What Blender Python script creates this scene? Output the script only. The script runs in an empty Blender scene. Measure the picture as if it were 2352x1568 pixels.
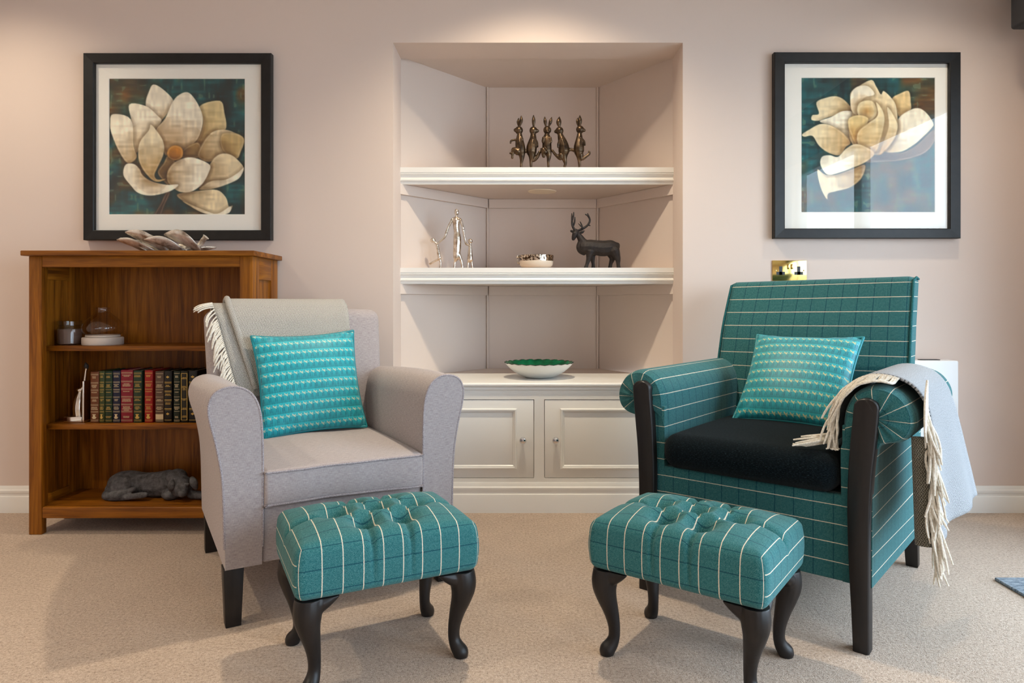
import bpy, bmesh, math, random
import numpy as np
from mathutils import Vector, Matrix, Euler

# ------------------------------------------------------------------ camera, sky, exposure
F, CX, CY, H, D = 1568.0, 1195.0, 700.0, 0.867, 2.861   # focal length and centre in px of the 2352x1568 frame, eye height, wall distance
sc = bpy.context.scene
COL = sc.collection
cd = bpy.data.cameras.new('camera'); cam = bpy.data.objects.new('camera', cd); COL.objects.link(cam)
cd.sensor_width = 36.0; cd.lens = 36.0 * F / 2352.0
cd.shift_x = -(CX - 1176.0) / 2352.0; cd.shift_y = -(784.0 - CY) / 2352.0
cam.location = (0, 0, H); cam.rotation_euler = (math.pi / 2, 0, 0)
cd.clip_start = 0.02
sc.camera = cam
W = bpy.data.worlds.new('overcast_sky'); sc.world = W; W.use_nodes = True
wb = W.node_tree.nodes['Background']
wb.inputs[0].default_value = (0.67, 0.84, 1.0, 1); wb.inputs[1].default_value = 8.3
vs = sc.view_settings
vs.view_transform = 'Standard'; vs.look = 'None'; vs.gamma = 1.0; vs.use_curve_mapping = False
vs.exposure = 0.20
LAMP_W, LAMP_COL = 60.0, (1.0, 0.86, 0.65)
RX = 2.16            # right wall
CEIL = 2.42
WIN = [(0.25, 2.25), (-1.85, -0.15)]      # the two glazed doors in the right wall, along Y
WTOP = 1.95
for k, (a, b) in enumerate(WIN):
    L = bpy.data.lights.new('door_portal', 'AREA'); L.shape = 'RECTANGLE'; L.size = WTOP; L.size_y = b - a
    L.cycles.is_portal = True
    o = bpy.data.objects.new('door_portal', L); COL.objects.link(o)
    o.location = (RX + 0.10, (a + b) / 2, WTOP / 2); o.rotation_euler = (0, math.pi / 2, 0)

# ------------------------------------------------------------------ helpers
R = math.radians
rng = random.Random(7)
BASE = {}
def lin(r, g, b):
    f = lambda c: (c / 255 / 12.92) if c / 255 <= 0.04045 else ((c / 255 + 0.055) / 1.055) ** 2.4
    return (f(r), f(g), f(b), 1.0)
def at(px, py, Y):
    return np.array([(px - CX) * Y / F, Y, H - (py - CY) * Y / F])
def tag(o, label=None, cat=None, group=None, kind=None):
    if label: o['label'] = label
    if cat: o['category'] = cat
    if group: o['group'] = group
    if kind: o['kind'] = kind
    return o
IDENT = Matrix.Identity(4)
def thing(name, label, cat, base=(0, 0, 0), frame=IDENT, group=None):
    o = bpy.data.objects.new(name, None); COL.objects.link(o); o.empty_display_size = 0.05
    o.matrix_world = frame @ Matrix.Translation(Vector(base))
    BASE[o] = Vector(base)
    return tag(o, label, cat, group)
def link(name, me, mat, parent=None, smooth=True, ang=38):
    ob = bpy.data.objects.new(name, me); COL.objects.link(ob)
    if mat: me.materials.append(mat)
    if smooth:
        me.polygons.foreach_set('use_smooth', [True] * len(me.polygons))
        if ang: me.set_sharp_from_angle(angle=R(ang))
    if parent is not None:
        ob.parent = parent
        if parent in BASE: ob.location = -BASE[parent]
    return ob
def mk(name, verts, faces, mat, parent=None, uvs=None, smooth=True, ang=38):
    me = bpy.data.meshes.new(name)
    me.from_pydata([tuple(map(float, v)) for v in verts], [], [tuple(map(int, f)) for f in faces])
    if uvs is not None:
        l = me.uv_layers.new(name='UVMap')
        l.data.foreach_set('uv', np.asarray(uvs, dtype=np.float32).ravel())
    me.update()
    return link(name, me, mat, parent, smooth, ang)
def arc(P):
    d = np.linalg.norm(np.diff(P, axis=0), axis=1)
    return np.concatenate([[0], np.cumsum(d)])
def gdata(P, ci=False, cj=False, caps=False, UV=None, off=0, capuv=(0, 2)):
    P = np.asarray(P, float); ni, nj = P.shape[:2]
    if UV is None:
        Q = np.concatenate([P, P[:, :1]], 1) if cj else P
        Q = np.concatenate([Q, Q[:1]], 0) if ci else Q
        mi, mj = Q.shape[:2]
        UV = np.zeros((mi, mj, 2))
        UV[..., 0] = arc(Q[:, mj // 2])[:, None]
        UV[..., 1] = np.stack([arc(Q[i]) for i in range(mi)])
    faces, uvs = [], []
    for i in range(ni if ci else ni - 1):
        i2 = (i + 1) % ni
        for j in range(nj if cj else nj - 1):
            j2 = (j + 1) % nj
            faces.append((i * nj + j + off, i2 * nj + j + off, i2 * nj + j2 + off, i * nj + j2 + off))
            uvs += [UV[i, j], UV[i + 1, j], UV[i + 1, j + 1], UV[i, j + 1]]
    if caps:
        for i, rev in ((0, False), (ni - 1, True)):
            idx = list(range(nj))
            if rev: idx = idx[::-1]
            faces.append(tuple(i * nj + j + off for j in idx))
            uvs += [(P[i, j, capuv[0]], P[i, j, capuv[1]]) for j in idx]
    return P.reshape(-1, 3), faces, uvs
def gsurf(name, P, mat, parent=None, ci=False, cj=False, caps=False, UV=None, thick=0, capuv=(0, 2), ang=38, flip=False):
    v, f, u = gdata(P, ci, cj, caps, UV, 0, capuv)
    ob = mk(name, v, f, mat, parent, u, True, ang)
    if flip: ob.data.flip_normals()
    if thick:
        m = ob.modifiers.new('thick', 'SOLIDIFY'); m.thickness = thick; m.offset = 1.0
    return ob
def multi(name, parts, mat, parent=None, ang=50, smooth=True):
    V, Fc, U, off = [], [], [], 0
    for (P, ci, cj, caps) in parts:
        v, f, u = gdata(P, ci, cj, caps, None, off)
        V.append(v); Fc += f; U += u; off += len(v)
    return mk(name, np.concatenate(V), Fc, mat, parent, U, smooth, ang)
def tubeP(pts, rad, n=8, closed=False, squash=None):
    pts = np.asarray(pts, float); m = len(pts)
    rad = np.broadcast_to(np.asarray(rad, float), (m,))
    if closed:
        T = np.roll(pts, -1, 0) - np.roll(pts, 1, 0)
    else:
        T = np.gradient(pts, axis=0)
    T /= np.linalg.norm(T, axis=1)[:, None] + 1e-12
    a = np.array([0, 0, 1.0]) if abs(T[0, 2]) < 0.9 else np.array([1.0, 0, 0])
    nrm = np.cross(T[0], a); nrm /= np.linalg.norm(nrm)
    out = []
    for i in range(m):
        nrm = nrm - T[i] * nrm.dot(T[i]); nrm /= np.linalg.norm(nrm) + 1e-12
        b = np.cross(T[i], nrm)
        th = np.arange(n) * 2 * math.pi / n
        out.append(pts[i] + rad[i] * (np.cos(th)[:, None] * nrm + np.sin(th)[:, None] * b))
    return np.array(out)
def tube(name, pts, rad, mat, parent=None, n=8, closed=False):
    return gsurf(name, tubeP(pts, rad, n, closed), mat, parent, ci=closed, cj=True, caps=not closed, ang=50)
def spline(pts, k=6, closed=False):
    pts = np.asarray(pts, float); n = len(pts); out = []
    rngi = range(n) if closed else range(n - 1)
    for i in rngi:
        if closed: p0, p1, p2, p3 = pts[i - 1], pts[i], pts[(i + 1) % n], pts[(i + 2) % n]
        else: p0, p1, p2, p3 = pts[max(i - 1, 0)], pts[i], pts[i + 1], pts[min(i + 2, n - 1)]
        for t in np.arange(k) / k:
            out.append(0.5 * ((2 * p1) + (-p0 + p2) * t + (2 * p0 - 5 * p1 + 4 * p2 - p3) * t * t + (-p0 + 3 * p1 - 3 * p2 + p3) * t ** 3))
    if not closed: out.append(pts[-1])
    return np.array(out)
def lathe(name, prof, c, mat, parent=None, n=40, axis='z', caps=False, ang=38):
    prof = np.asarray(prof, float); th = np.arange(n) * 2 * math.pi / n
    P = np.zeros((len(prof), n, 3))
    for i, (r, z) in enumerate(prof):
        x, y = r * np.cos(th), r * np.sin(th)
        P[i] = np.stack([x, y, np.full(n, z)], 1) if axis == 'z' else np.stack([x, np.full(n, -z), y], 1)
    return gsurf(name, P + np.asarray(c), mat, parent, cj=True, caps=caps, ang=ang, flip=(axis == 'z'))
def rbox(name, x, y, z, r, mat, parent=None, n=(1, 1, 1), k=2, warp=None, ang=38, smooth=True, wrap=False):
    c = np.array([(x[0] + x[1]) / 2, (y[0] + y[1]) / 2, (z[0] + z[1]) / 2])
    h = np.array([abs(x[1] - x[0]) / 2, abs(y[1] - y[0]) / 2, abs(z[1] - z[0]) / 2])
    r = min(r, h.min() * 0.999)
    ax = []
    for i in range(3):
        inner = np.linspace(-(h[i] - r), h[i] - r, n[i] + 1)
        rim = r * np.tan(np.linspace(0, math.pi / 4, k + 1))[1:] if r > 0 else np.array([])
        ax.append(np.concatenate([-(h[i] - r) - rim[::-1], inner, h[i] - r + rim]))
    verts, idx, faces, uvs = [], {}, [], []
    def vid(p):
        key = tuple(np.round(p, 6))
        if key not in idx:
            q = np.clip(p, -(h - r), h - r); d = p - q; L = np.linalg.norm(d)
            pos = q + (d / L * r if L > 1e-9 else 0) + c
            idx[key] = len(verts); verts.append(pos)
        return idx[key]
    for a in range(3):
        b1, b2 = [(1, 2), (0, 2), (0, 1)][a]
        for s in (-1, 1):
            for i in range(len(ax[b1]) - 1):
                for j in range(len(ax[b2]) - 1):
                    q = []; uu = []
                    for (di, dj) in ((0, 0), (1, 0), (1, 1), (0, 1)):
                        p = np.zeros(3); p[a] = s * h[a]; p[b1] = ax[b1][i + di]; p[b2] = ax[b2][j + dj]
                        q.append(vid(p))
                        if wrap: uv = (p[0], p[1]) if a == 2 else ((p[0], s * (h[1] + h[2] - p[2])) if a == 1 else (s * (h[0] + h[2] - p[2]), p[1]))
                        elif a == 1: uv = (p[0] + c[0], p[2] + c[2])
                        elif a == 0: uv = (c[0] + s * (h[0] + p[1] + h[1]), p[2] + c[2])
                        else: uv = (p[0] + c[0], c[2] + s * (h[2] + p[1] + h[1]))
                        uu.append(uv)
                    if (s > 0) == (a == 1): q = q[::-1]; uu = uu[::-1]
                    faces.append(q); uvs += uu
    V = np.array(verts)
    if warp is not None: V = np.array([warp(v) for v in V])
    return mk(name, V, faces, mat, parent, uvs, smooth, ang)
def extr(name, prof, x0, x1, mat, parent=None, ang=30, ax='x'):
    """closed profile of (y, z) points swept along X (or of (x, z) points swept along Y)"""
    P = np.zeros((2, len(prof), 3))
    for i, xx in enumerate((x0, x1)):
        for j, (y, z) in enumerate(prof):
            P[i, j] = (xx, y, z) if ax == 'x' else (y, xx, z)
    ob = gsurf(name, P, mat, parent, cj=True, caps=True, ang=ang, capuv=(1, 2) if ax == 'x' else (0, 2))
    bm = bmesh.new(); bm.from_mesh(ob.data); bmesh.ops.recalc_face_normals(bm, faces=bm.faces); bm.to_mesh(ob.data); bm.free()
    return ob
def prism(name, poly, z0, z1, mat, parent=None):
    n = len(poly)
    v = [(x, y, z0) for x, y in poly] + [(x, y, z1) for x, y in poly]
    f = [tuple(range(n))[::-1], tuple(range(n, 2 * n))] + [(i, (i + 1) % n, n + (i + 1) % n, n + i) for i in range(n)]
    ob = mk(name, v, f, mat, parent, None, False)
    bm = bmesh.new(); bm.from_mesh(ob.data); bmesh.ops.recalc_face_normals(bm, faces=bm.faces); bm.to_mesh(ob.data); bm.free()
    return ob
def struct(ob): return tag(ob, kind='structure')
def ball(c, r, n=12):
    rx, ry, rz = (r, r, r) if np.isscalar(r) else r
    ph = np.linspace(0.05, math.pi - 0.05, n)
    th = np.arange(2 * n) * math.pi / n
    P = np.stack([np.outer(np.sin(ph), np.cos(th)) * rx, np.outer(np.sin(ph), np.sin(th)) * ry, np.outer(np.cos(ph), np.ones(2 * n)) * rz], -1)
    return (P + np.asarray(c), False, True, True)
def limb(pts, rad, k=4, n=10):
    pts = np.asarray(pts, float); q = np.concatenate([pts, np.asarray(rad, float)[:, None]], 1)
    q = spline(q, k)
    e0, e1 = q[0] - q[1], q[-1] - q[-2]                       # rounded ends
    e0 = e0[:3] / (np.linalg.norm(e0[:3]) + 1e-9); e1 = e1[:3] / (np.linalg.norm(e1[:3]) + 1e-9)
    cap = lambda p_, e_, f_, g_: np.append(p_[:3] + e_ * p_[3] * f_, p_[3] * g_)
    q = np.concatenate([[cap(q[0], e0, .80, .30), cap(q[0], e0, .5, .76)], q, [cap(q[-1], e1, .5, .76), cap(q[-1], e1, .80, .30)]])
    return (tubeP(q[:, :3], np.maximum(q[:, 3], 1e-4), n), False, True, True)
def blob(name, parts, mat, parent=None, voxel=0.002, smooth=3, floor=None):
    """joins limbs and balls into one continuous skin"""
    V, Fc, off = [], [], 0
    for (P, ci, cj, caps) in parts:
        v, f, u = gdata(P, ci, cj, caps, None, off); V.append(v); Fc += f; off += len(v)
        if not caps: continue
    me = bpy.data.meshes.new('tmp'); me.from_pydata([tuple(map(float, v)) for v in np.concatenate(V)], [], Fc)
    bm = bmesh.new(); bm.from_mesh(me); bmesh.ops.recalc_face_normals(bm, faces=bm.faces); bm.to_mesh(me); bm.free()
    ob = bpy.data.objects.new('tmp', me); COL.objects.link(ob)
    m = ob.modifiers.new('r', 'REMESH'); m.mode = 'VOXEL'; m.voxel_size = voxel
    if smooth:
        m = ob.modifiers.new('s', 'SMOOTH'); m.iterations = smooth; m.factor = 0.5
    dg = bpy.context.evaluated_depsgraph_get()
    new = bpy.data.meshes.new_from_object(ob.evaluated_get(dg))
    bpy.data.objects.remove(ob)
    new.name = name; new.materials.clear()
    if floor is not None:
        for v_ in new.vertices: v_.co.z = max(v_.co.z, floor)
    return link(name, new, mat, parent, True, None)

# ------------------------------------------------------------------ materials
class NT:
    def __init__(s, name, rough=0.6, metal=0.0, color=None, spec=None, coat=0, sheen=0):
        s.m = bpy.data.materials.new(name); s.m.use_nodes = True; s.t = s.m.node_tree
        s.bsdf = s.t.nodes['Principled BSDF']; s.out = s.t.nodes['Material Output']
        s.bsdf.inputs['Roughness'].default_value = rough; s.bsdf.inputs['Metallic'].default_value = metal
        if color is not None: s.bsdf.inputs['Base Color'].default_value = color
        if spec is not None: s.bsdf.inputs['Specular IOR Level'].default_value = spec
        if coat: s.bsdf.inputs['Coat Weight'].default_value = coat
        if sheen: s.bsdf.inputs['Sheen Weight'].default_value = sheen; s.bsdf.inputs['Sheen Roughness'].default_value = 0.5
    def n(s, typ, ins=None, **kw):
        nd = s.t.nodes.new(typ)
        for k, v in kw.items(): setattr(nd, k, v)
        for k, v in (ins or {}).items(): s.set(nd.inputs[k], v)
        return nd
    def set(s, sock, v):
        if isinstance(v, bpy.types.NodeSocket): s.t.links.new(v, sock)
        else: sock.default_value = v
    def math(s, op, a, b=None, c=None):
        nd = s.t.nodes.new('ShaderNodeMath'); nd.operation = op
        for i, v in enumerate((a, b, c)):
            if v is not None: s.set(nd.inputs[i], v)
        return nd.outputs[0]
    def mix(s, fac, a, b):
        nd = s.t.nodes.new('ShaderNodeMix'); nd.data_type = 'RGBA'
        s.set(nd.inputs['Factor'], fac); s.set(nd.inputs[6], a); s.set(nd.inputs[7], b)
        return nd.outputs[2]
    def uv(s):
        q = s.n('ShaderNodeUVMap'); sep = s.n('ShaderNodeSeparateXYZ', {0: q.outputs[0]})
        return q.outputs[0], sep.outputs[0], sep.outputs[1]
    def obj(s): return s.n('ShaderNodeTexCoord').outputs['Object']
    def scale(s, vec, sx, sy, sz):
        m = s.n('ShaderNodeMapping', {0: vec}); m.inputs['Scale'].default_value = (sx, sy, sz); return m.outputs[0]
    def noise(s, vec, sc_, det=2.0, rough=0.5, dist=0.0):
        return s.n('ShaderNodeTexNoise', {'Vector': vec, 'Scale': sc_, 'Detail': det, 'Roughness': rough, 'Distortion': dist}).outputs[0]
    def ramp(s, fac, stops):
        r = s.n('ShaderNodeValToRGB', {0: fac}); cr = r.color_ramp
        while len(cr.elements) < len(stops): cr.elements.new(0.5)
        for e, (p, c) in zip(cr.elements, stops): e.position = p; e.color = c if len(c) == 4 else (*c, 1)
        return r.outputs[0]
    def bump(s, h, strength=0.3, dist=0.002):
        b = s.n('ShaderNodeBump', {'Height': h, 'Strength': strength, 'Distance': dist})
        s.t.links.new(b.outputs[0], s.bsdf.inputs['Normal'])
    def color(s, v): s.set(s.bsdf.inputs['Base Color'], v)
M = {}
def plain(name, rgb, rough=0.5, metal=0.0, **kw):
    M[name] = NT(name, rough, metal, lin(*rgb), **kw).m; return M[name]
def wallmat(name, rgb):
    t = NT(name, 0.75, 0, None, spec=0.3); v = t.obj()
    a = t.noise(v, 1.3, 2); c = lin(*rgb); c2 = lin(*[q * 0.975 for q in rgb])
    t.color(t.mix(a, c, c2)); t.bump(t.noise(v, 260, 2), 0.06, 0.001); M[name] = t.m
wallmat('wall_paint', (224, 206, 195)); wallmat('niche_paint', (222, 206, 195)); wallmat('ceiling_paint', (238, 235, 230))
t = NT('white_gloss', 0.32, 0, None); v = t.obj()
t.color(t.mix(t.noise(v, 2, 1), lin(240, 238, 233), lin(236, 233, 228))); t.bump(t.noise(v, 60, 2), 0.03, 0.001); M['white'] = t.m
plain('heater_white', (238, 240, 242), 0.35)
t = NT('carpet', 0.95, 0, None, spec=0.1, sheen=0.15); v = t.obj()
big = t.noise(v, 1.7, 4, 0.6); mid = t.noise(v, 9, 3, 0.6, 1.5); fine = t.noise(v, 330, 2, 0.7); fine2 = t.noise(v, 120, 2, 0.6)
f = t.math('ADD', t.math('MULTIPLY', fine, 0.55), t.math('MULTIPLY', fine2, 0.45))
cA = t.ramp(f, [(0.30, lin(136, 115, 98)), (0.48, lin(201, 178, 158)), (0.72, lin(236, 218, 202))])
cB = t.ramp(f, [(0.30, lin(117, 99, 86)), (0.48, lin(180, 159, 141)), (0.72, lin(218, 200, 185))])
t.color(t.mix(t.math('ADD', t.math('MULTIPLY', mid, 0.9), t.math('SUBTRACT', big, 0.45)), cA, cB)); t.bump(f, 0.9, 0.006); M['carpet'] = t.m
t = NT('rug', 0.95, 0, None, spec=0.1); v = t.obj()
t.color(t.ramp(t.noise(t.scale(v, 40, 220, 40), 1, 2), [(0.3, lin(90, 105, 120)), (0.7, lin(170, 180, 190))])); t.bump(t.noise(v, 300, 2), 0.7, 0.004); M['rug'] = t.m
def oak(name, axis, dark=1.0):
    t = NT(name, 0.42, 0, None, spec=0.3); v = t.obj()
    s = [26, 26, 26]; s[axis] = 1.6; s2 = [240, 240, 240]; s2[axis] = 8
    g = t.noise(t.scale(v, *s), 1, 4, 0.6, 1.2); p = t.noise(t.scale(v, *s2), 1, 2, 0.6)
    f = t.math('ADD', t.math('MULTIPLY', g, 0.7), t.math('MULTIPLY', p, 0.3))
    k = dark
    t.color(t.ramp(f, [(0.30, lin(60 * k, 28 * k, 3 * k)), (0.47, lin(122 * k, 69 * k, 10 * k)), (0.70, lin(168 * k, 105 * k, 26 * k))]))
    t.bump(p, 0.25, 0.0008); M[name] = t.m
oak('oak_x', 0); oak('oak_z', 2); oak('oak_y', 1)
def tweed(name, swap=False, pc=0.049, pd=0.05, oc=0.0, od=0.02, gain=1.0, cw=.00105):
    t = NT(name, 0.92, 0, None, spec=0.15, sheen=0.12); q, u, v = t.uv()
    if swap: u, v = v, u
    wob = t.math('MULTIPLY', t.math('SUBTRACT', t.noise(q, 260, 1), 0.5), 0.0014)
    cream = t.math('LESS_THAN', t.math('PINGPONG', t.math('ADD', t.math('ADD', v, oc + 2.0), wob), pc / 2), cw)
    dark = t.math('LESS_THAN', t.math('PINGPONG', t.math('ADD', t.math('ADD', u, od + 2.0), wob), pd / 2), 0.0013)
    fine = t.noise(q, 620, 2, 0.7); mid = t.noise(t.scale(q, 210, 150, 1), 1, 2)
    tw = t.math('SINE', t.math('MULTIPLY', t.math('ADD', u, v), 2400.0))
    f = t.math('ADD', t.math('ADD', t.math('MULTIPLY', fine, 0.8), t.math('MULTIPLY', mid, 0.2)), t.math('MULTIPLY', tw, 0.05))
    g = gain
    base = t.ramp(f, [(0.28, lin(8 * g, 58 * g, 64 * g)), (0.5, lin(38 * g, 100 * g, 104 * g)), (0.74, lin(108 * g, 148 * g, 144 * g))])
    c = t.mix(t.math('MULTIPLY', dark, 0.72), base, lin(8, 62, 78))
    c = t.mix(t.math('MULTIPLY', cream, t.math('ADD', 0.75, t.math('MULTIPLY', fine, 0.3))), c, lin(222, 212, 190))
    t.color(c); t.bump(t.math('ADD', f, t.math('MULTIPLY', cream, 0.5)), 0.45, 0.0015); M[name] = t.m
tweed('tweed_chair'); tweed('tweed_stool', True, 0.046, 0.05, 0.0, 0.01, 1.08, .00115)
t = NT('grey_linen', 0.9, 0, None, spec=0.2, sheen=0.15); q, u, v = t.uv()
a = t.noise(t.scale(q, 55, 900, 1), 1, 3, 0.65); b = t.noise(t.scale(q, 900, 120, 1), 1, 2)
f = t.math('ADD', t.math('MULTIPLY', a, 0.65), t.math('MULTIPLY', b, 0.35))
t.color(t.ramp(f, [(0.3, lin(132, 122, 124)), (0.5, lin(171, 161, 161)), (0.7, lin(198, 190, 188))])); t.bump(f, 0.35, 0.0012); M['linen'] = t.m
t = NT('piping_linen', 0.9, 0, None, spec=0.2); v = t.obj()
t.color(t.ramp(t.noise(v, 500, 2), [(0.3, lin(128, 118, 122)), (0.7, lin(188, 180, 182))])); M['piping_linen'] = t.m
t = NT('piping_teal', 0.9, 0, None, spec=0.2); v = t.obj()
t.color(t.ramp(t.noise(v, 500, 2), [(0.3, lin(14, 62, 66)), (0.7, lin(48, 112, 114))])); M['piping_teal'] = t.m
def wool(name, ca, cb, cc):
    t = NT(name, 1.0, 0, None, spec=0.05, sheen=0.35); q, u, v = t.uv()
    # broken twill: short slanted stitches
    zig = t.math('MULTIPLY', t.math('PINGPONG', u, 0.0045), 1.1)
    st = t.math('SINE', t.math('MULTIPLY', t.math('ADD', v, zig), 1150.0))
    nz = t.noise(t.scale(q, 300, 420, 1), 1, 2, 0.7)
    f = t.math('ADD', t.math('MULTIPLY', st, 0.20), nz)
    t.color(t.ramp(f, [(0.28, lin(*ca)), (0.5, lin(*cb)), (0.72, lin(*cc))])); t.bump(f, 0.8, 0.003); M[name] = t.m
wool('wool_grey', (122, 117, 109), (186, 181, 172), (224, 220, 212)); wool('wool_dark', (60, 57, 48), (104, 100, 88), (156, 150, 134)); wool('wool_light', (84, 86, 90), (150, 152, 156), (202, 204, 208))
t = NT('fringe_wool', 1.0, 0, None, spec=0.05, sheen=0.3); v = t.obj()
t.color(t.ramp(t.noise(v, 220, 2), [(0.3, lin(214, 204, 186)), (0.7, lin(244, 239, 228))])); M['fringe'] = t.m
def satin(name, g, cream):
    t = NT(name, 0.50, 0, None, spec=0.45, sheen=0.3); q, u, v = t.uv()
    pr, pcl = 0.0365, 0.0195
    r = t.math('FRACT', t.math('DIVIDE', t.math('ADD', v, 3.0), pr)); c = t.math('FRACT', t.math('DIVIDE', t.math('ADD', u, 3.0), pcl))
    c2 = t.math('PINGPONG', c, 0.5)
    cc = t.math('SUBTRACT', c, 0.5); rc = t.math('SUBTRACT', r, 0.72)
    zig = t.math('ABSOLUTE', t.math('SUBTRACT', rc, t.math('MULTIPLY', cc, -0.45)))
    mot = t.math('MULTIPLY', t.math('LESS_THAN', zig, 0.065), t.math('LESS_THAN', t.math('ABSOLUTE', cc), 0.27))
    zig2 = t.math('ABSOLUTE', t.math('SUBTRACT', rc, t.math('ADD', t.math('MULTIPLY', cc, 0.45), -0.06)))
    mo3 = t.math('MULTIPLY', t.math('LESS_THAN', zig2, 0.05), t.math('LESS_THAN', t.math('ABSOLUTE', t.math('SUBTRACT', cc, 0.16)), 0.16))
    mot = t.math('MAXIMUM', mot, mo3)
    mot2 = t.math('LESS_THAN', t.math('ABSOLUTE', t.math('ADD', rc, 0.03)), 0.018)
    dash = t.math('LESS_THAN', t.math('ABSOLUTE', t.math('SUBTRACT', t.math('PINGPONG', t.math('ADD', c, 0.12), 0.5), 0.12)), 0.055)
    dz = t.math('MULTIPLY', t.math('GREATER_THAN', r, 0.22), t.math('LESS_THAN', r, 0.60))
    dash = t.math('MULTIPLY', dash, dz)
    base = t.ramp(t.math('ADD', t.math('MULTIPLY', t.noise(t.scale(q, 420, 18, 1), 1, 2), 0.6), t.math('MULTIPLY', r, 0.4)),
                  [(0.25, lin(0, 118 * g, 128 * g)), (0.5, lin(4, 152 * g, 164 * g)), (0.8, lin(30, 178 * g, 188 * g))])
    cl = t.mix(t.math('MULTIPLY', dash, 0.75), base, lin(0, 84 * g, 104 * g))
    cl = t.mix(t.math('MULTIPLY', t.math('MAXIMUM', mot, t.math('MULTIPLY', mot2, 0.5)), 0.8), cl, lin(*cream))
    t.color(cl); t.bump(t.noise(t.scale(q, 900, 900, 1), 1, 1), 0.12, 0.0008); M[name] = t.m
satin('satin_bright', 1.06, (196, 206, 176)); satin('satin_deep', 0.98, (206, 200, 140))
plain('piping_satin', (4, 132, 142), 0.45)
t = NT('black_chenille', 1.0, 0, None, spec=0.08, sheen=0.04); q, u, v = t.uv()
f = t.noise(t.scale(q, 160, 700, 1), 1, 3, 0.7)
t.color(t.ramp(f, [(0.36, lin(3, 7, 9)), (0.56, lin(12, 22, 27)), (0.76, lin(56, 74, 82))])); t.bump(f, 0.7, 0.002); M['chenille'] = t.m
t = NT('black_wood', 0.42, 0, None, spec=0.4); v = t.obj()
t.color(t.ramp(t.noise(t.scale(v, 60, 60, 8), 1, 3), [(0.3, lin(20, 17, 17)), (0.8, lin(36, 31, 30))])); M['black_wood'] = t.m
t = NT('frame_black', 0.46, 0, None, spec=0.4); v = t.obj()
t.color(t.ramp(t.noise(t.scale(v, 30, 30, 30), 1, 3), [(0.3, lin(17, 16, 16)), (0.8, lin(28, 27, 27))])); M['frame'] = t.m
plain('mount_board', (247, 243, 234), 0.9); plain('chrome', (225, 225, 228), 0.08, 1.0)
t = NT('silver_leaf', 0.28, 1.0, None); v = t.obj()
t.color(t.ramp(t.noise(v, 30, 4, 0.6), [(0.34, lin(150, 132, 114)), (0.48, lin(220, 211, 198)), (0.7, lin(246, 242, 234))])); t.bump(t.noise(v, 60, 3), 0.5, 0.003); t.bsdf.inputs['Metallic'].default_value = 0.55; M['silver_leaf'] = t.m
t = NT('silver_cast', 0.24, 1.0, None); v = t.obj()
t.color(t.ramp(t.noise(v, 60, 2), [(0.3, lin(176, 158, 138)), (0.6, lin(232, 222, 208))])); t.bump(t.noise(v, 120, 2), 0.35, 0.002); M['silver_cast'] = t.m
plain('polished_silver', (226, 220, 212), 0.12, 1.0)
t = NT('bronze', 0.34, 0.85, None); v = t.obj()
t.color(t.ramp(t.noise(v, 45, 3), [(0.3, lin(52, 42, 34)), (0.55, lin(92, 74, 56)), (0.8, lin(130, 104, 78))])); M['bronze'] = t.m
t = NT('dark_resin', 0.62, 0, None, spec=0.4); v = t.obj()
t.color(t.ramp(t.noise(v, 90, 3), [(0.3, lin(24, 19, 18)), (0.8, lin(52, 43, 40))])); t.bump(t.noise(v, 190, 2), 0.5, 0.002); M['dark_resin'] = t.m
t = NT('grey_stone', 0.85, 0, None, spec=0.25); v = t.obj()
t.color(t.ramp(t.noise(v, 55, 4, 0.65), [(0.3, lin(58, 56, 58)), (0.6, lin(98, 97, 100)), (0.85, lin(132, 132, 136))])); t.bump(t.noise(v, 120, 3), 0.5, 0.003); M['stone'] = t.m
plain('brass', (222, 190, 112), 0.14, 1.0); plain('socket_black', (22, 22, 24), 0.4)
plain('candle_wax', (112, 84, 74), 0.6); plain('base_whitewood', (214, 200, 188), 0.55)
plain('cream_enamel', (220, 205, 186), 0.22); plain('paper', (226, 216, 192), 0.9)
t = NT('speckle_silver', 0.14, 1.0, None); v = t.obj()
t.color(t.ramp(t.noise(v, 110, 3, 0.7), [(0.45, lin(60, 42, 28)), (0.52, lin(214, 200, 180))])); M['speckle'] = t.m
t = NT('green_lacquer', 0.16, 0.25, None); v = t.obj()
t.color(t.ramp(t.noise(v, 26, 2), [(0.3, lin(0, 74, 44)), (0.7, lin(10, 128, 84))])); M['green_lacquer'] = t.m
plain('white_ceramic', (226, 226, 222), 0.3); plain('dark_rim', (44, 38, 30), 0.5)
plain('pelmet_fabric', (58, 56, 58), 0.9); plain('upvc', (236, 238, 240), 0.35); plain('patio_stone', (150, 146, 140), 0.9)
plain('disc_cream', (240, 222, 196), 0.6); plain('heater_slot', (60, 58, 58), 0.7); plain('joint_shadow', (90, 84, 80), 0.9)
def glassmat(name, tint=(1, 1, 1, 1), ior=1.5, rough=0.0, boost=1.0):
    t = NT(name); t.t.nodes.remove(t.bsdf)
    tr = t.n('ShaderNodeBsdfTransparent', {0: tint}); gl = t.n('ShaderNodeBsdfGlossy', {'Roughness': rough})
    fc = t.n('ShaderNodeLayerWeight', {'Blend': 0.5}).outputs['Facing']     # Schlick reflectance, alike on both faces of a pane
    sch = t.math('ADD', 0.04, t.math('MULTIPLY', t.math('POWER', fc, 5.0), 0.9))
    mx = t.n('ShaderNodeMixShader', {0: t.math('MULTIPLY', sch, boost), 1: tr.outputs[0], 2: gl.outputs[0]})
    t.t.links.new(mx.outputs[0], t.out.inputs[0]); M[name] = t.m
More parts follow.
